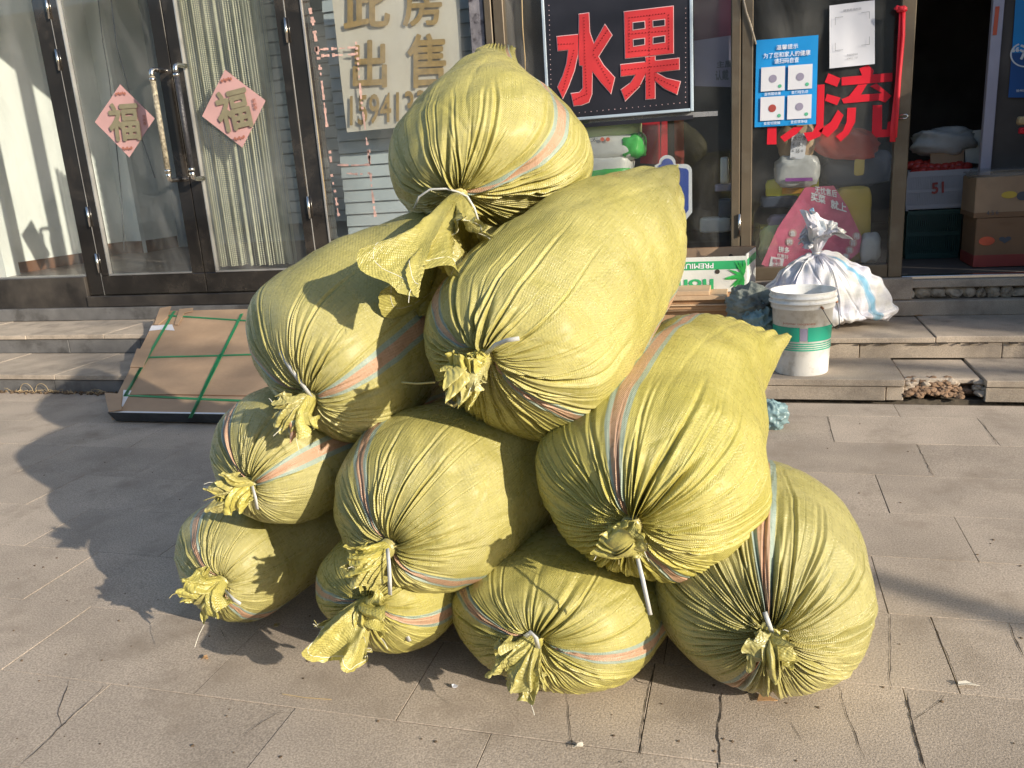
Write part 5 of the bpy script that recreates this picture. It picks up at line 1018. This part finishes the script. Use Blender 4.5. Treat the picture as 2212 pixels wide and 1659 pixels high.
# ------------------------------------------------------------------ woven sacks
def interp_periodic(ang, vals, th):
    n = len(vals); x = (np.asarray(th)/(2*math.pi)*n) % n; i = np.floor(x).astype(int); f = x-i; f = f*f*(3-2*f)
    v = np.array(vals); return v[i % n]*(1-f)+v[(i+1) % n]*f
def add_attrs(me, uv, stripe, nt_, ns_):
    pass
def build_grid(name, P3, uvm, stripe, mt, parent, closed=True):
    """P3: (ns, nt, 3); wraps in the second direction"""
    ns_, nt_ = P3.shape[:2]; idx = np.arange(ns_*nt_).reshape(ns_, nt_)
    a = idx[:-1]; b = idx[1:]
    if closed: a2 = np.roll(a, -1, 1); b2 = np.roll(b, -1, 1)
    else: a2 = a[:, 1:]; b2 = b[:, 1:]; a = a[:, :-1]; b = b[:, :-1]
    F_ = np.stack([a, a2, b2, b], -1).reshape(-1, 4)
    me = bpy.data.meshes.new(name); nv = ns_*nt_; nf = len(F_)
    me.vertices.add(nv); me.vertices.foreach_set('co', P3.reshape(-1).astype(np.float32))
    me.loops.add(nf*4); me.loops.foreach_set('vertex_index', F_.reshape(-1).astype(np.int32))
    me.polygons.add(nf); me.polygons.foreach_set('loop_start', np.arange(0, nf*4, 4, dtype=np.int32)); me.polygons.foreach_set('loop_total', np.full(nf, 4, dtype=np.int32))
    me.update(calc_edges=True)
    ul = me.uv_layers.new(name='UVMap'); uvl = uvm.reshape(-1, 2)[F_.reshape(-1)]
    if closed:      # keep u continuous over the wrap
        uq = uvl.reshape(-1, 4, 2); wrap = (uq[:, 1, 0] < uq[:, 0, 0]-.2); per = uvm[:, :, 0].max()+(uvm[0, 1, 0]-uvm[0, 0, 0])
        uq[wrap, 1, 0] += per; uq[wrap, 2, 0] += per
    ul.data.foreach_set('uv', uvl.reshape(-1).astype(np.float32))
    at = me.attributes.new('stripe', 'FLOAT', 'POINT'); at.data.foreach_set('value', stripe.reshape(-1).astype(np.float32))
    me.validate(); me.shade_smooth(); me.materials.append(mt)
    o = bpy.data.objects.new(name, me); return link(o, parent)
NT = 880
def pleats(th, r_rel, rs, n, reach, amp):
    """gathers that radiate from the knot. th (nt,), r_rel (ns,) = cloth radius / full radius at that ring"""
    D = np.zeros((len(r_rel), len(th)))
    for j in range(n):
        t0 = rs.uniform(0, 2*math.pi); w = rs.uniform(.009, .028) if rs.random() < .84 else rs.uniform(.035, .06); L = reach*rs.uniform(.30, 1.05)*(1.35 if rs.random() < .15 else 1); a = amp*rs.uniform(.30, 1.0)*(w/.040)**.7
        bend = rs.normal()*.10; tc = t0+bend*(r_rel-.2)
        d = (th[None, :]-tc[:, None]+math.pi) % (2*math.pi)-math.pi
        env = np.clip(r_rel/.10, 0, 1)*np.clip(1-(r_rel/L)**1.6, 0, 1)
        sh_ = np.abs(d)/w; g = np.clip(1-sh_, 0, 1); D -= a*(env[:, None])*(g**1.3)
        ridge = np.exp(-((sh_-1.25)/.55)**2); D += a*.30*env[:, None]*ridge
    return D
def sack(label, K, C0, back, R0, V0, Rv, seam=.33, psi=0.0, dome=.62, mult=(1,)*8, stripes=(60, 240), seed=1, reach=1.0, amp=.020, tail=None, group='tied yellow woven sacks in the pile', mtn='sack', twist=.0, n_pl=190, name='woven_sack', sag=.0, floor=.004, dimple=.03, mback=None, cone=.93, bk=3.2, bulge=.035, rough_=1):
    """K knot, C0 centre of the full front ring, back = C0 + vector; R0/V0 half width/height of the front ring, Rv height near the back"""
    rs = np.random.default_rng(seed); K = np.array(K, float); C0 = np.array(C0, float); C2 = C0+np.array(back, float)
    ax = (C0-C2)/np.linalg.norm(C0-C2)                 # towards the knot
    u = np.cross(np.array([0, 0, 1.0]), -ax)*-1; u = np.cross(-ax, np.array([0, 0, 1.0])); u /= np.linalg.norm(u)
    v = np.cross(u, -ax)
    if v[2] < 0: v = -v
    if u[0] < 0 and abs(u[0]) > .1: u = -u
    th = np.arange(NT)/NT*2*math.pi
    nf, nb_ = 76, 46
    ph = np.linspace(.045, math.pi/2, nf); axd = (K-C0)@ax; lat = (K-C0)-axd*ax
    rows = []; rr = []; arcl = []
    e1, e2 = u*math.cos(psi)+v*math.sin(psi), -u*math.sin(psi)+v*math.cos(psi)
    mm = interp_periodic(None, mult, th+psi); mb2 = mm if mback is None else interp_periodic(None, mback, th+psi)
    L = np.linalg.norm(C0-C2); cen = []; RU = []; RV = []; AX = []; MU = []
    for p in ph:
        t = 1-math.cos(p); rf = math.sin(p)**cone; ad = axd*(1-t)
        c = C0+ax*ad+lat*(1-rf)**1.0; cen.append(c-ax*dimple*math.exp(-(rf/.16)**2)); RU.append(R0*rf); RV.append(V0*rf); rr.append(rf); MU.append(1+(mm-1)*min(1, rf*1.2))
    for q in np.linspace(0, 1, nb_+1)[1:]:
        qq = 1-(1-q)**1.25; c = C0+(C2-C0)*qq; s_ = qq*qq*(3-2*qq)
        ru = R0*(1-s_)+seam*s_ + bulge*math.sin(math.pi*qq); base = V0*(1-s_)+Rv*s_
        rv = max(base*(1-qq**bk)**.62, .006); cen.append(c+np.array([0, 0, -sag*math.sin(math.pi*qq)])); RU.append(ru); RV.append(rv); rr.append(1+qq*1.6); 
        MU.append(mm*(1-s_)+mb2*s_)
    cen = np.array(cen); RU = np.array(RU); RV = np.array(RV); rr = np.array(rr); MU = np.array(MU)
    tw = twist*np.clip(1-rr, 0, 1)
    TH = th[None, :]+tw[:, None]*1.0
    Pt = cen[:, None, :]+(RU[:, None]*np.cos(TH)*MU)[..., None]*e1+(RV[:, None]*np.sin(TH)*MU)[..., None]*e2
    # normals by finite differences
    def normals(Q):
        dth = np.roll(Q, -1, 1)-np.roll(Q, 1, 1); ds = np.gradient(Q, axis=0); n_ = np.cross(dth, ds); n_ /= np.linalg.norm(n_, axis=2, keepdims=True)+1e-12
        o_ = Q-Q.mean(1, keepdims=True)
        sgn = np.sign((n_*(o_+ax*1e-3)).sum(2).mean()); return n_*sgn
    Nn = normals(Pt)
    D = pleats(th, rr, rs, n_pl, reach, amp)
    fine = np.zeros_like(D)
    for j in range(90):      # thin creases close to the knot
        t0 = rs.uniform(0, 6.283); w = rs.uniform(.010, .022); d = (th-t0+math.pi) % (2*math.pi)-math.pi
        fine -= (.0045*np.clip(rr/.08, 0, 1)*np.clip(1-rr/rs.uniform(.25, .9), 0, 1))[:, None]*np.clip(1-np.abs(d)/w, 0, 1)[None, :]
    # slack folds across the body and lumps of the contents
    S_ = np.cumsum(np.concatenate([[0], np.linalg.norm(np.diff(Pt.mean(1)+0*cen, axis=0), axis=1)]))
    lump_ = np.zeros_like(D); bx_ = Pt-C0
    for j in range(14):
        kv = rs.normal(size=3)*rs.uniform(6, 15); lump_ += np.sin(bx_@kv+rs.uniform(0, 6.28))/14
    for j in range(10):
        kv = rs.normal(size=3)*rs.uniform(22, 42); lump_ += .22*np.sin(bx_@kv+rs.uniform(0, 6.28))/6
    cr = np.zeros_like(D)
    for j in range(9):
        kv = rs.normal(size=3); kv /= np.linalg.norm(kv); kv = (kv-ax*(kv@ax)*.6)*rs.uniform(26, 52); ph_ = rs.uniform(0, 6.28); kk2 = rs.normal(size=3)*7
        cr += np.clip(1-np.abs(np.sin(bx_@kv*.5+ph_+1.3*np.sin(bx_@kk2)))*4.5, 0, 1)*np.clip(np.sin(bx_@kk2*1.3+j), 0, 1)
    fullw = np.clip(rr/.5, 0, 1)[:, None]
    D = D*np.clip(.35+R0/.25*.65, 0, 1.2)+fine+(.022*lump_*fullw-.0018*cr*fullw)*rough_
    # seam pucker at the sewn end
    se = np.clip((rr-2.2)/.4, 0, 1)[:, None]; D += se*.006*np.sin(40*np.cos(th))[None, :]
    Pt = Pt+Nn*D[..., None]
    # the underside flattens under the load
    zc_ = C0[2]; under = Pt[..., 2]-(cen[:, 2][:, None]); lim = -(RV[:, None]*(.86 if floor is None else 3)); Pt[..., 2] = np.where((under < lim) & (rr[:, None] > .5), cen[:, 2][:, None]+lim+(under-lim)*.45, Pt[..., 2])
    # settle on the ground
    if floor is not None:
        z = Pt[..., 2]; low = z < floor+.03; Pt[..., 2] = np.where(low, floor+.03*np.exp((z-floor-.03)/.03)*1.0, z)
    arc = np.concatenate([np.zeros((1, NT)), np.cumsum(np.linalg.norm(np.diff(Pt, axis=0), axis=2), axis=0)]).mean(1)
    circ = 2*math.pi*(R0+V0)/2; uvm = np.zeros((*D.shape, 2)); uvm[..., 0] = th[None, :]/(2*math.pi)*circ; uvm[..., 1] = arc[:, None]
    stv = np.full(NT, 9.0)
    for s_ in stripes:
        d = ((th+psi-R(s_)+math.pi) % (2*math.pi)-math.pi)*circ/(2*math.pi); stv = np.where(np.abs(d) < np.abs(stv), d, stv)
    loc = (C0[0], C0[1]-.0, max(0, Pt[..., 2].min()))
    t = thing(name, label, 'sack', loc, group)
    body = build_grid('sack_body', Pt, uvm, np.repeat(stv[None, :], len(rr), 0), M[mtn], t)
    # sewn seam thread at the closed end
    e = Pt[-1]; mids = [(e[k]+e[(-k) % NT])/2 for k in range(0, NT//2+1, 12)]
    plain(MB().tube([m_-ax*.002 for m_ in mids], .004, 5).build('end_seam', M[mtn], t, True))
    # neck and tie
    kp = cen[0]; nk = kp+ax*.012
    plain(MB().tube([kp-ax*.004, kp+ax*.004, kp+ax*.012, kp+ax*.022], [.021, .019, .019, .022], 20).build('neck', M['tail'] if mtn == 'sack' else M[mtn], t, True))
    tp = MB()
    for k in range(2): tp.tube([nk+ax*(.003*k-.002)+(.0200)*(math.cos(a)*u+math.sin(a)*v) for a in np.linspace(0, 6.283, 21)], .0016, 6, cap=False)
    tp.build('tie', M['twine'] if mtn == 'sack' else M['tie'], t, True)
    return t, nk, ax, u, v
def mouth(t, nk, ax, u, v, dirv, length, width, seed=1, thick=.35, ruf=5, ramp=.35, droop=.0, mtn='tail', fin=1.0, stripe_at=None, hem=False, nt_=300, ns_=60, bendv=None, fr=(6, 14)):
    """loose cloth beyond the tie: a flattened, ruffled tube opening outwards along dirv"""
    if width < .07 and mtn == 'tail': length *= .60; width *= .88
    rs = np.random.default_rng(seed); d = np.array(dirv, float); d /= np.linalg.norm(d); th = np.arange(nt_)/nt_*2*math.pi
    s = np.linspace(0, 1, ns_); side = np.cross(d, ax); 
    if np.linalg.norm(side) < .2: side = u
    side /= np.linalg.norm(side); c = []; bd = np.array([0, 0, -1.0]) if bendv is None else np.array(bendv, float)
    for x in s:
        c.append(nk+ax*(.010+.020*min(1, x*3))+d*(length*x)-ax*0+bd*(droop*x*x)+ax*(.012*math.sin(math.pi*x)))
    c = np.array(c); tang = np.gradient(c, axis=0); tang /= np.linalg.norm(tang, axis=1, keepdims=True)
    sd_ = side[None]-tang*(tang@side)[:, None]; sd_ /= np.linalg.norm(sd_, axis=1, keepdims=True); nn = np.cross(tang, sd_)
    wid = .019+(width-.019)*s**.75; thk = .019+(width*thick-.019)*s**.9
    def mix(lo, hi, n, tw=1.0):
        o = np.zeros((ns_, nt_))
        for j in range(n):
            f = rs.integers(lo, hi); o += rs.uniform(.5, 1)*np.sin(f*th[None, :]+rs.uniform(0, 6.28)+rs.normal()*tw*s[:, None])
        return o/(n**.5)/.75
    k = (s**.85)[:, None]; big = mix(2, 5, 3); fold = mix(fr[0], fr[1], 4, 1.6); fold2 = mix(fr[0], fr[1], 4, 1.6); rip = mix(fr[1], fr[1]*2, 5, 3)
    W_ = width
    fn = np.clip(np.abs(fold)*1.2, 0, 1)
    Q = c[:, None]+(wid[:, None]*np.cos(th)*(1+.20*ramp*big*k))[..., None]*sd_[:, None]+(thk[:, None]*np.sin(th))[..., None]*nn[:, None]
    Q = Q+(W_*ramp*.42*fold*k)[..., None]*nn[:, None]+(W_*ramp*.26*fold2*k)[..., None]*sd_[:, None]
    Q = Q+(W_*ramp*.10*rip*k)[..., None]*nn[:, None]+tang[:, None]*(length*(.16*mix(2, 7, 4)+.06*rip)*k)[..., None]
    curl = np.clip((s-.55)/.45, 0, 1)[:, None]**2; Q = Q+nn[:, None]*(W_*.45*curl*np.sign(np.sin(th))*(.4+.6*np.clip(big, -1, 1)))[..., None]-tang[:, None]*(length*.10*curl*np.abs(big))[..., None]
    bx_ = Q-nk; w2 = np.zeros((ns_, nt_))
    for j in range(12): kv = rs.normal(size=3)*rs.uniform(35, 120); w2 += (1-2*np.abs(np.sin(bx_@kv+rs.uniform(0, 6))))/12
    cs = min(1, W_/.06)*(.5 if W_ > .12 else 1); Q = Q+nn[:, None]*(.012*cs*w2*k)[..., None]+sd_[:, None]*(.010*cs*np.roll(w2, 7, 1)*k)[..., None]
    Q[..., 2] = np.maximum(Q[..., 2], .003)
    uvm = np.zeros((ns_, nt_, 2)); uvm[..., 0] = th/(2*math.pi)*width*5; uvm[..., 1] = (s*length)[:, None]
    st = np.full((ns_, nt_), 9.0)
    if stripe_at is not None:
        dd_ = ((th-stripe_at+math.pi) % (2*math.pi)-math.pi)*width; st = np.repeat(dd_[None], ns_, 0)
    o = build_grid('gathered_mouth', Q, uvm, st, M[mtn], t)
    for j in range(2 if mtn == 'tail' else 0):      # frayed threads at the rim
        q = Q[-1][rs.integers(0, nt_)]; dd_ = (q-nk); dd_ /= np.linalg.norm(dd_); l = rs.uniform(.008, .026); e_ = rs.normal(size=3)*.012
        pp = [q, q+dd_*l*.5+e_*.5, q+dd_*l+e_+np.array([0, 0, -l*.4])]; pp = [np.array([a_[0], a_[1], max(a_[2], .004)]) for a_ in pp]
        MB().tube(pp, .0007, 4).build('loose_thread', M['thread'] if j else M['twine'], o)
    if hem:
        r_ = int(ns_*.90); MB().tube(list(Q[r_][::3])+[Q[r_][0]], .0008, 4, cap=False).build('hem_stitching', M['thread'], o)
    return o
def strap(t, pts, w=.006, mk='tie', th=.0012, n=(0, -.6, .8)): return MB().ribbon(pts, n, w, th).build('loose_tie_end', M[mk], t, True)
def curve(a, b, bend, n=9):
    a, b, bend = np.array(a), np.array(b), np.array(bend); return [a+(b-a)*x+bend*math.sin(math.pi*x) for x in np.linspace(0, 1, n)]
V3 = lambda *a: np.array(a, float)
exec_sacks = True
# bottom row
def PK(x, y, Y): return P(x, y, Y)
SPEC = dict(
 A=dict(label='small lower left sack on the paving, mouth knot facing forward left', K=(478,1262,1.60), C=(515,1205,1.77), back=(.08,.58,.02), R0=.185, V0=.175, Rv=.16, stripes=(112, 305), mult=(1,1,1,1,1,1,1.0,1)),
 B=dict(label='flattened front sack with large flared mouth between the left and centre sacks', K=(800,1300,1.52), C=(838,1268,1.70), back=(.08,.55,.02), R0=.200, V0=.155, Rv=.14, stripes=(352, 170), dome=.5),
 C=dict(label='wide flattened sack at the middle of the front row under the centre and right sacks', K=(1150,1385,1.50), C=(1200,1330,1.68), back=(.05,.55,.02), R0=.245, V0=.165, Rv=.15, stripes=(150, 0)),
 D=dict(label='largest front sack at the lower right of the pile, pink stripe up its front', K=(1664,1378,1.53), C=(1645,1270,1.76), back=(.02,.60,.0), seam=.22, R0=.246, V0=.225, Rv=.18, stripes=(88, 250)),
 E=dict(label='sack in the left column resting on the lowest left sack', K=(538,1052,1.58), C=(605,985,1.76), back=(.14,.56,-.01), R0=.185, V0=.175, Rv=.16, stripes=(120, 15)),
 F=dict(label='middle sack of the second tier with small mouth hanging at its lower left', K=(832,1190,1.50), C=(932,1080,1.72), back=(.14,.58,.0), R0=.245, V0=.225, Rv=.17, stripes=(118, 318)),
 G=dict(label='large sack of the second tier at right with a dark knot and hanging white tie', K=(1362,1140,1.50), C=(1405,1030,1.73), back=(.13,.64,.18), R0=.256, V0=.245, Rv=.17, stripes=(95, 300)),
 H=dict(label='upper left sack with the shadow of the top sack across it', K=(668,862,1.62), C=(727,766,1.82), back=(.20,.56,.21), R0=.232, V0=.246, Rv=.17, stripes=(12, 150)),
 I=dict(label='long upper right sack reaching back towards the window, under the top sack', K=(1040,770,1.52), C=(1128,766,1.74), back=(.21,.53,.27), R0=.256, V0=.236, Rv=.20, stripes=(122, 330)),
 J=dict(label='topmost sack of the pile, leaning upright with a large loose mouth', K=(990,415,1.88), C=(1060,362,2.09), back=(-.04,.24,.305), R0=.258, V0=.255, Rv=.19, stripes=(40, 205)),
)
if True:
    out = {}
    extra = dict(A=dict(seed=3, psi=.2, floor=.004), B=dict(seed=4, psi=.1, n_pl=140), C=dict(seed=5, psi=-.05), D=dict(seed=6, bulge=0, psi=-.45, reach=1.15, amp=.022, n_pl=200), E=dict(seed=7, psi=.3), F=dict(seed=8, psi=.5, reach=.95),
                 G=dict(seed=9, psi=.02, reach=1.2, amp=.022, n_pl=210, seam=.185, bulge=-.035, bk=4.2), H=dict(seed=10, psi=.6, reach=1.0), I=dict(seed=12, psi=.75, reach=1.1, amp=.022, seam=.17, bk=5.5, bulge=.03), J=dict(seed=13, psi=.0, reach=1.25, amp=.026, n_pl=200, seam=.045, dimple=.01, bulge=.0, bk=1.45, mult=(1.03,.98,1,1,1,1,1,1)))
    for k, s_ in SPEC.items():
        s_ = dict(s_); K = P(*s_.pop('K')); C = P(*s_.pop('C')); kw = dict(floor=.004 if k in 'ABCD' else None); kw.update(extra.get(k, {}))
        s_.pop('dome', None)
        out[k] = sack(K=K, C0=C, **s_, **kw)
    X_ = V3(1, 0, 0); Z_ = V3(0, 0, 1)
    mo = lambda k, d, l, w, **kw: mouth(*out[k], d, l, w, **kw)
    def mo(k, d, l, w, **kw): return mouth(*out[k], V3(*d), l, w, **kw)
    mo('A', (-1, -.3, .25), .085, .045, seed=1, thick=.7, ramp=.75); mo('A', (.25, -.45, -.8), .085, .045, seed=31, thick=.6, ramp=.55, fr=(3, 8)); mo('A', (-.6, -.4, -.6), .055, .035, seed=51, thick=.8, ramp=.8)
    mo('B', (-.48, -.38, -.72), .108, .072, seed=2, thick=.5, ramp=.50, fr=(3, 7), hem=True); mo('B', (.9, -.25, -.10), .095, .045, seed=32, thick=.6, ramp=.6, fr=(3, 8)); mo('B', (0, -.5, -.75), .05, .03, seed=52, thick=.8, ramp=.8)
    mo('C', (-.50, -.3, -.80), .110, .062, seed=3, thick=.55, ramp=.6, fr=(5, 12)); mo('C', (-.15, -.3, -.9), .11, .050, seed=53, thick=.5, ramp=.7, fr=(6, 14)); mo('C', (-.8, -.3, -.4), .08, .035, seed=54, thick=.7, ramp=.7)
    mo('D', (-.85, -.5, .15), .060, .036, seed=4, thick=.7, ramp=.6, fr=(3, 8)); mo('D', (.85, -.5, .05), .070, .040, seed=33, thick=.6, ramp=.55, fr=(3, 8)); mo('D', (0, -.7, -.35), .040, .035, seed=41, thick=.9, ramp=.9)
    mo('E', (-.75, -.3, .45), .065, .036, seed=5, thick=.7, ramp=.8); mo('E', (-.85, -.35, -.25), .085, .040, seed=34, thick=.6, ramp=.7); mo('E', (-.35, -.4, -.6), .05, .035, seed=55, thick=.8, ramp=.8)
    mo('F', (-.80, -.3, -.15), .065, .036, seed=6, thick=.7, ramp=.8); mo('F', (-.55, -.35, -.70), .105, .042, seed=56, thick=.5, ramp=.7)
    mo('G', (-.75, -.7, .05), .050, .036, seed=7, thick=.9, ramp=.85); mo('G', (.85, -.6, -.05), .066, .036, seed=35, thick=.8, ramp=.6, fr=(3, 7)); mo('G', (0, -.8, -.1), .045, .040, seed=57, thick=.9, ramp=.95, fr=(8, 16))
    mo('H', (-.75, -.4, -.15), .060, .034, seed=8, thick=.8, ramp=.8); mo('H', (-.45, -.4, -.65), .080, .036, seed=58, thick=.7, ramp=.8); mo('H', (.15, -.35, -.9), .105, .042, seed=36, thick=.5, ramp=.6, stripe_at=5.2, fr=(4, 9))
    mo('I', (-.65, -.5, -.5), .080, .045, seed=9, thick=.8, ramp=.9); mo('I', (-.15, -.5, .45), .045, .032, seed=37, thick=.9, ramp=.8); mo('I', (-.1, -.5, -.7), .065, .035, seed=59, thick=.8, ramp=.8)
    mo('J', (-.19, -.54, -.62), .205, .210, seed=10, thick=.20, ramp=.22, nt_=420, ns_=110, droop=.05, fr=(3, 8), hem=True)
    mo('J', (.36, -.46, -.56), .165, .105, seed=38, thick=.30, ramp=.38, nt_=320, ns_=80, fr=(3, 8), hem=True)
    mo('J', (-.28, -.12, -.95), .26, .070, seed=39, thick=.4, ramp=.45, nt_=300, ns_=70, fr=(3, 8))
    # loose tie ends
    def tp(k, pxs, w=.006, off=.0, mk='tie', Ys=None):
        t, nk = out[k][0], out[k][1]; return strap(t, [P(x, y, nk[1]-(Ys[i] if Ys else .03)) for i, (x, y) in enumerate(pxs)], w, mk, n=(0, -1, .1))
    tp('G', [(1372, 1165), (1376, 1200), (1388, 1250), (1405, 1328)], .008, Ys=[.03, .06, .09, .10])
    tp('I', [(1050, 765), (1070, 745), (1095, 735), (1122, 731)], .008, Ys=[.03, .06, .08, .09])
    tp('F', [(837, 1185), (840, 1215), (842, 1250), (843, 1285)], .009, Ys=[.04, .06, .07, .07])
    tp('H', [(605, 760), (630, 800), (662, 842), (672, 858)], .010, Ys=[.02, .03, .03, .02])
    tp('D', [(1652, 1322), (1660, 1345), (1668, 1368)], .009, Ys=[.02, .03, .03])
    tp('A', [(485, 1275), (505, 1295), (520, 1305)], .010, Ys=[.03, .05, .05]); tp('E', [(545, 1050), (552, 1075), (556, 1100)], .008, Ys=[.03, .04, .04])
    tp('C', [(1135, 1375), (1148, 1366), (1158, 1378), (1162, 1400)], .010, Ys=[.03, .05, .05, .04]); tp('B', [(855, 1340), (875, 1365), (885, 1385)], .010, Ys=[-.02, -.02, -.02])
    tp('E', [(440, 1052), (480, 1056), (515, 1056)], .004, Ys=[.02, .04, .04])
    jt, jn = out['J'][0], out['J'][1]
    MB().tube([P(x, y, jn[1]-d) for x, y, d in ((895, 450, .02), (905, 425, .03), (930, 409, .035), (965, 408, .03), (990, 415, .02), (1010, 425, .03), (1025, 450, .035), (1036, 485, .02))], .0026, 7).build('loose_tie_end', M['tie'], jt, True)
    MB().tube([P(x, y, 1.56) for x, y in ((868, 826), (900, 829), (940, 826))], .002, 5).build('loose_tie_end', M['twine'], out['I'][0], True)
    MB().tube([P(x, y, 1.50) for x, y in ((985, 830), (965, 850), (964, 870), (980, 878), (1000, 860))], .003, 5).build('loose_tie_end', M['twine'], out['I'][0], True)
    ws, nkw, axw, uw, vw = sack('white woven sack with blue stripe and knotted top on the right step', K=(P(1764, 552, 4.74)), C0=np.array([P(1768, 640, 4.84)[0], 4.82, .282]), back=(0.01, .0, -.09), psi=math.pi/2, R0=.325, V0=.22, Rv=.21, seam=.315, stripes=(52, 232), seed=21, amp=.045, reach=1.5, n_pl=46, cone=1.15, rough_=3.2, mult=(1,1.05,1.13,1,1,1,1.0,1), group=None, mtn='white_sack', floor=.199, dimple=0)
    mouth(ws, nkw, axw, uw, vw, V3(.30, -.2, .8), .135, .12, seed=22, thick=.6, ramp=.6, mtn='white_sack', hem=False, stripe_at=4.5); mouth(ws, nkw, axw, uw, vw, V3(-.4, -.3, .5), .09, .06, seed=23, thick=.7, ramp=.6, mtn='white_sack', hem=False)
# ------------------------------------------------------------------ street behind the camera (seen only in the glass)
box('street_row', -26, 26, -15, -14, -.2, 7.0, M['street'], kind='structure')

def shadow_tree(name, label, base, h, seed, spread):
    rs = np.random.default_rng(seed); t = thing(name, label, 'tree', tuple(base)); base = np.array(base, float)
    MB().tube([base, base+np.array([.1, 0, h*.3]), base+np.array([0, .1, h*.55])], [.16, .13, .10], 10).build('trunk', M['bark'], t)
    mb = MB()
    def grow_(p, d, l, r, dep):
        q = p+d*l; m_ = (p+q)/2+rs.normal(size=3)*l*.06; mb.tube([p, m_, q], [r, r*.85, r*.65], 5, cap=False)
        if dep == 0: return
        for _ in range(3 if dep > 1 else 4):
            d2 = d+rs.normal(size=3)*spread; d2[2] += .1; d2 /= np.linalg.norm(d2); grow_(q, d2, l*rs.uniform(.6, .85), r*.62, dep-1)
    for _ in range(5):
        d = np.array([rs.normal()*.6, rs.normal()*.6, 1.0]); d /= np.linalg.norm(d); grow_(base+np.array([0, .1, h*.52]), d, h*.16, .07, 4)
    mb.build('crown', M['bark'], t)
shadow_tree('street_tree', 'bare street tree on the far side of the pavement', (12.6, -1.7, 0), 8.6, 5, .50)
lamp = thing('street_post', 'thin street post standing beyond the right edge of the pavement', 'post', (7.45, -1.55, 0))
MB().tube([(7.45, -1.55, -.01), (7.45, -1.55, 3.1)], .055, 12).build('post_shaft', M['wire'], lamp); lump('post_cap', (7.45, -1.55, 3.1), (.16, .16, .14), M['wire'], lamp)
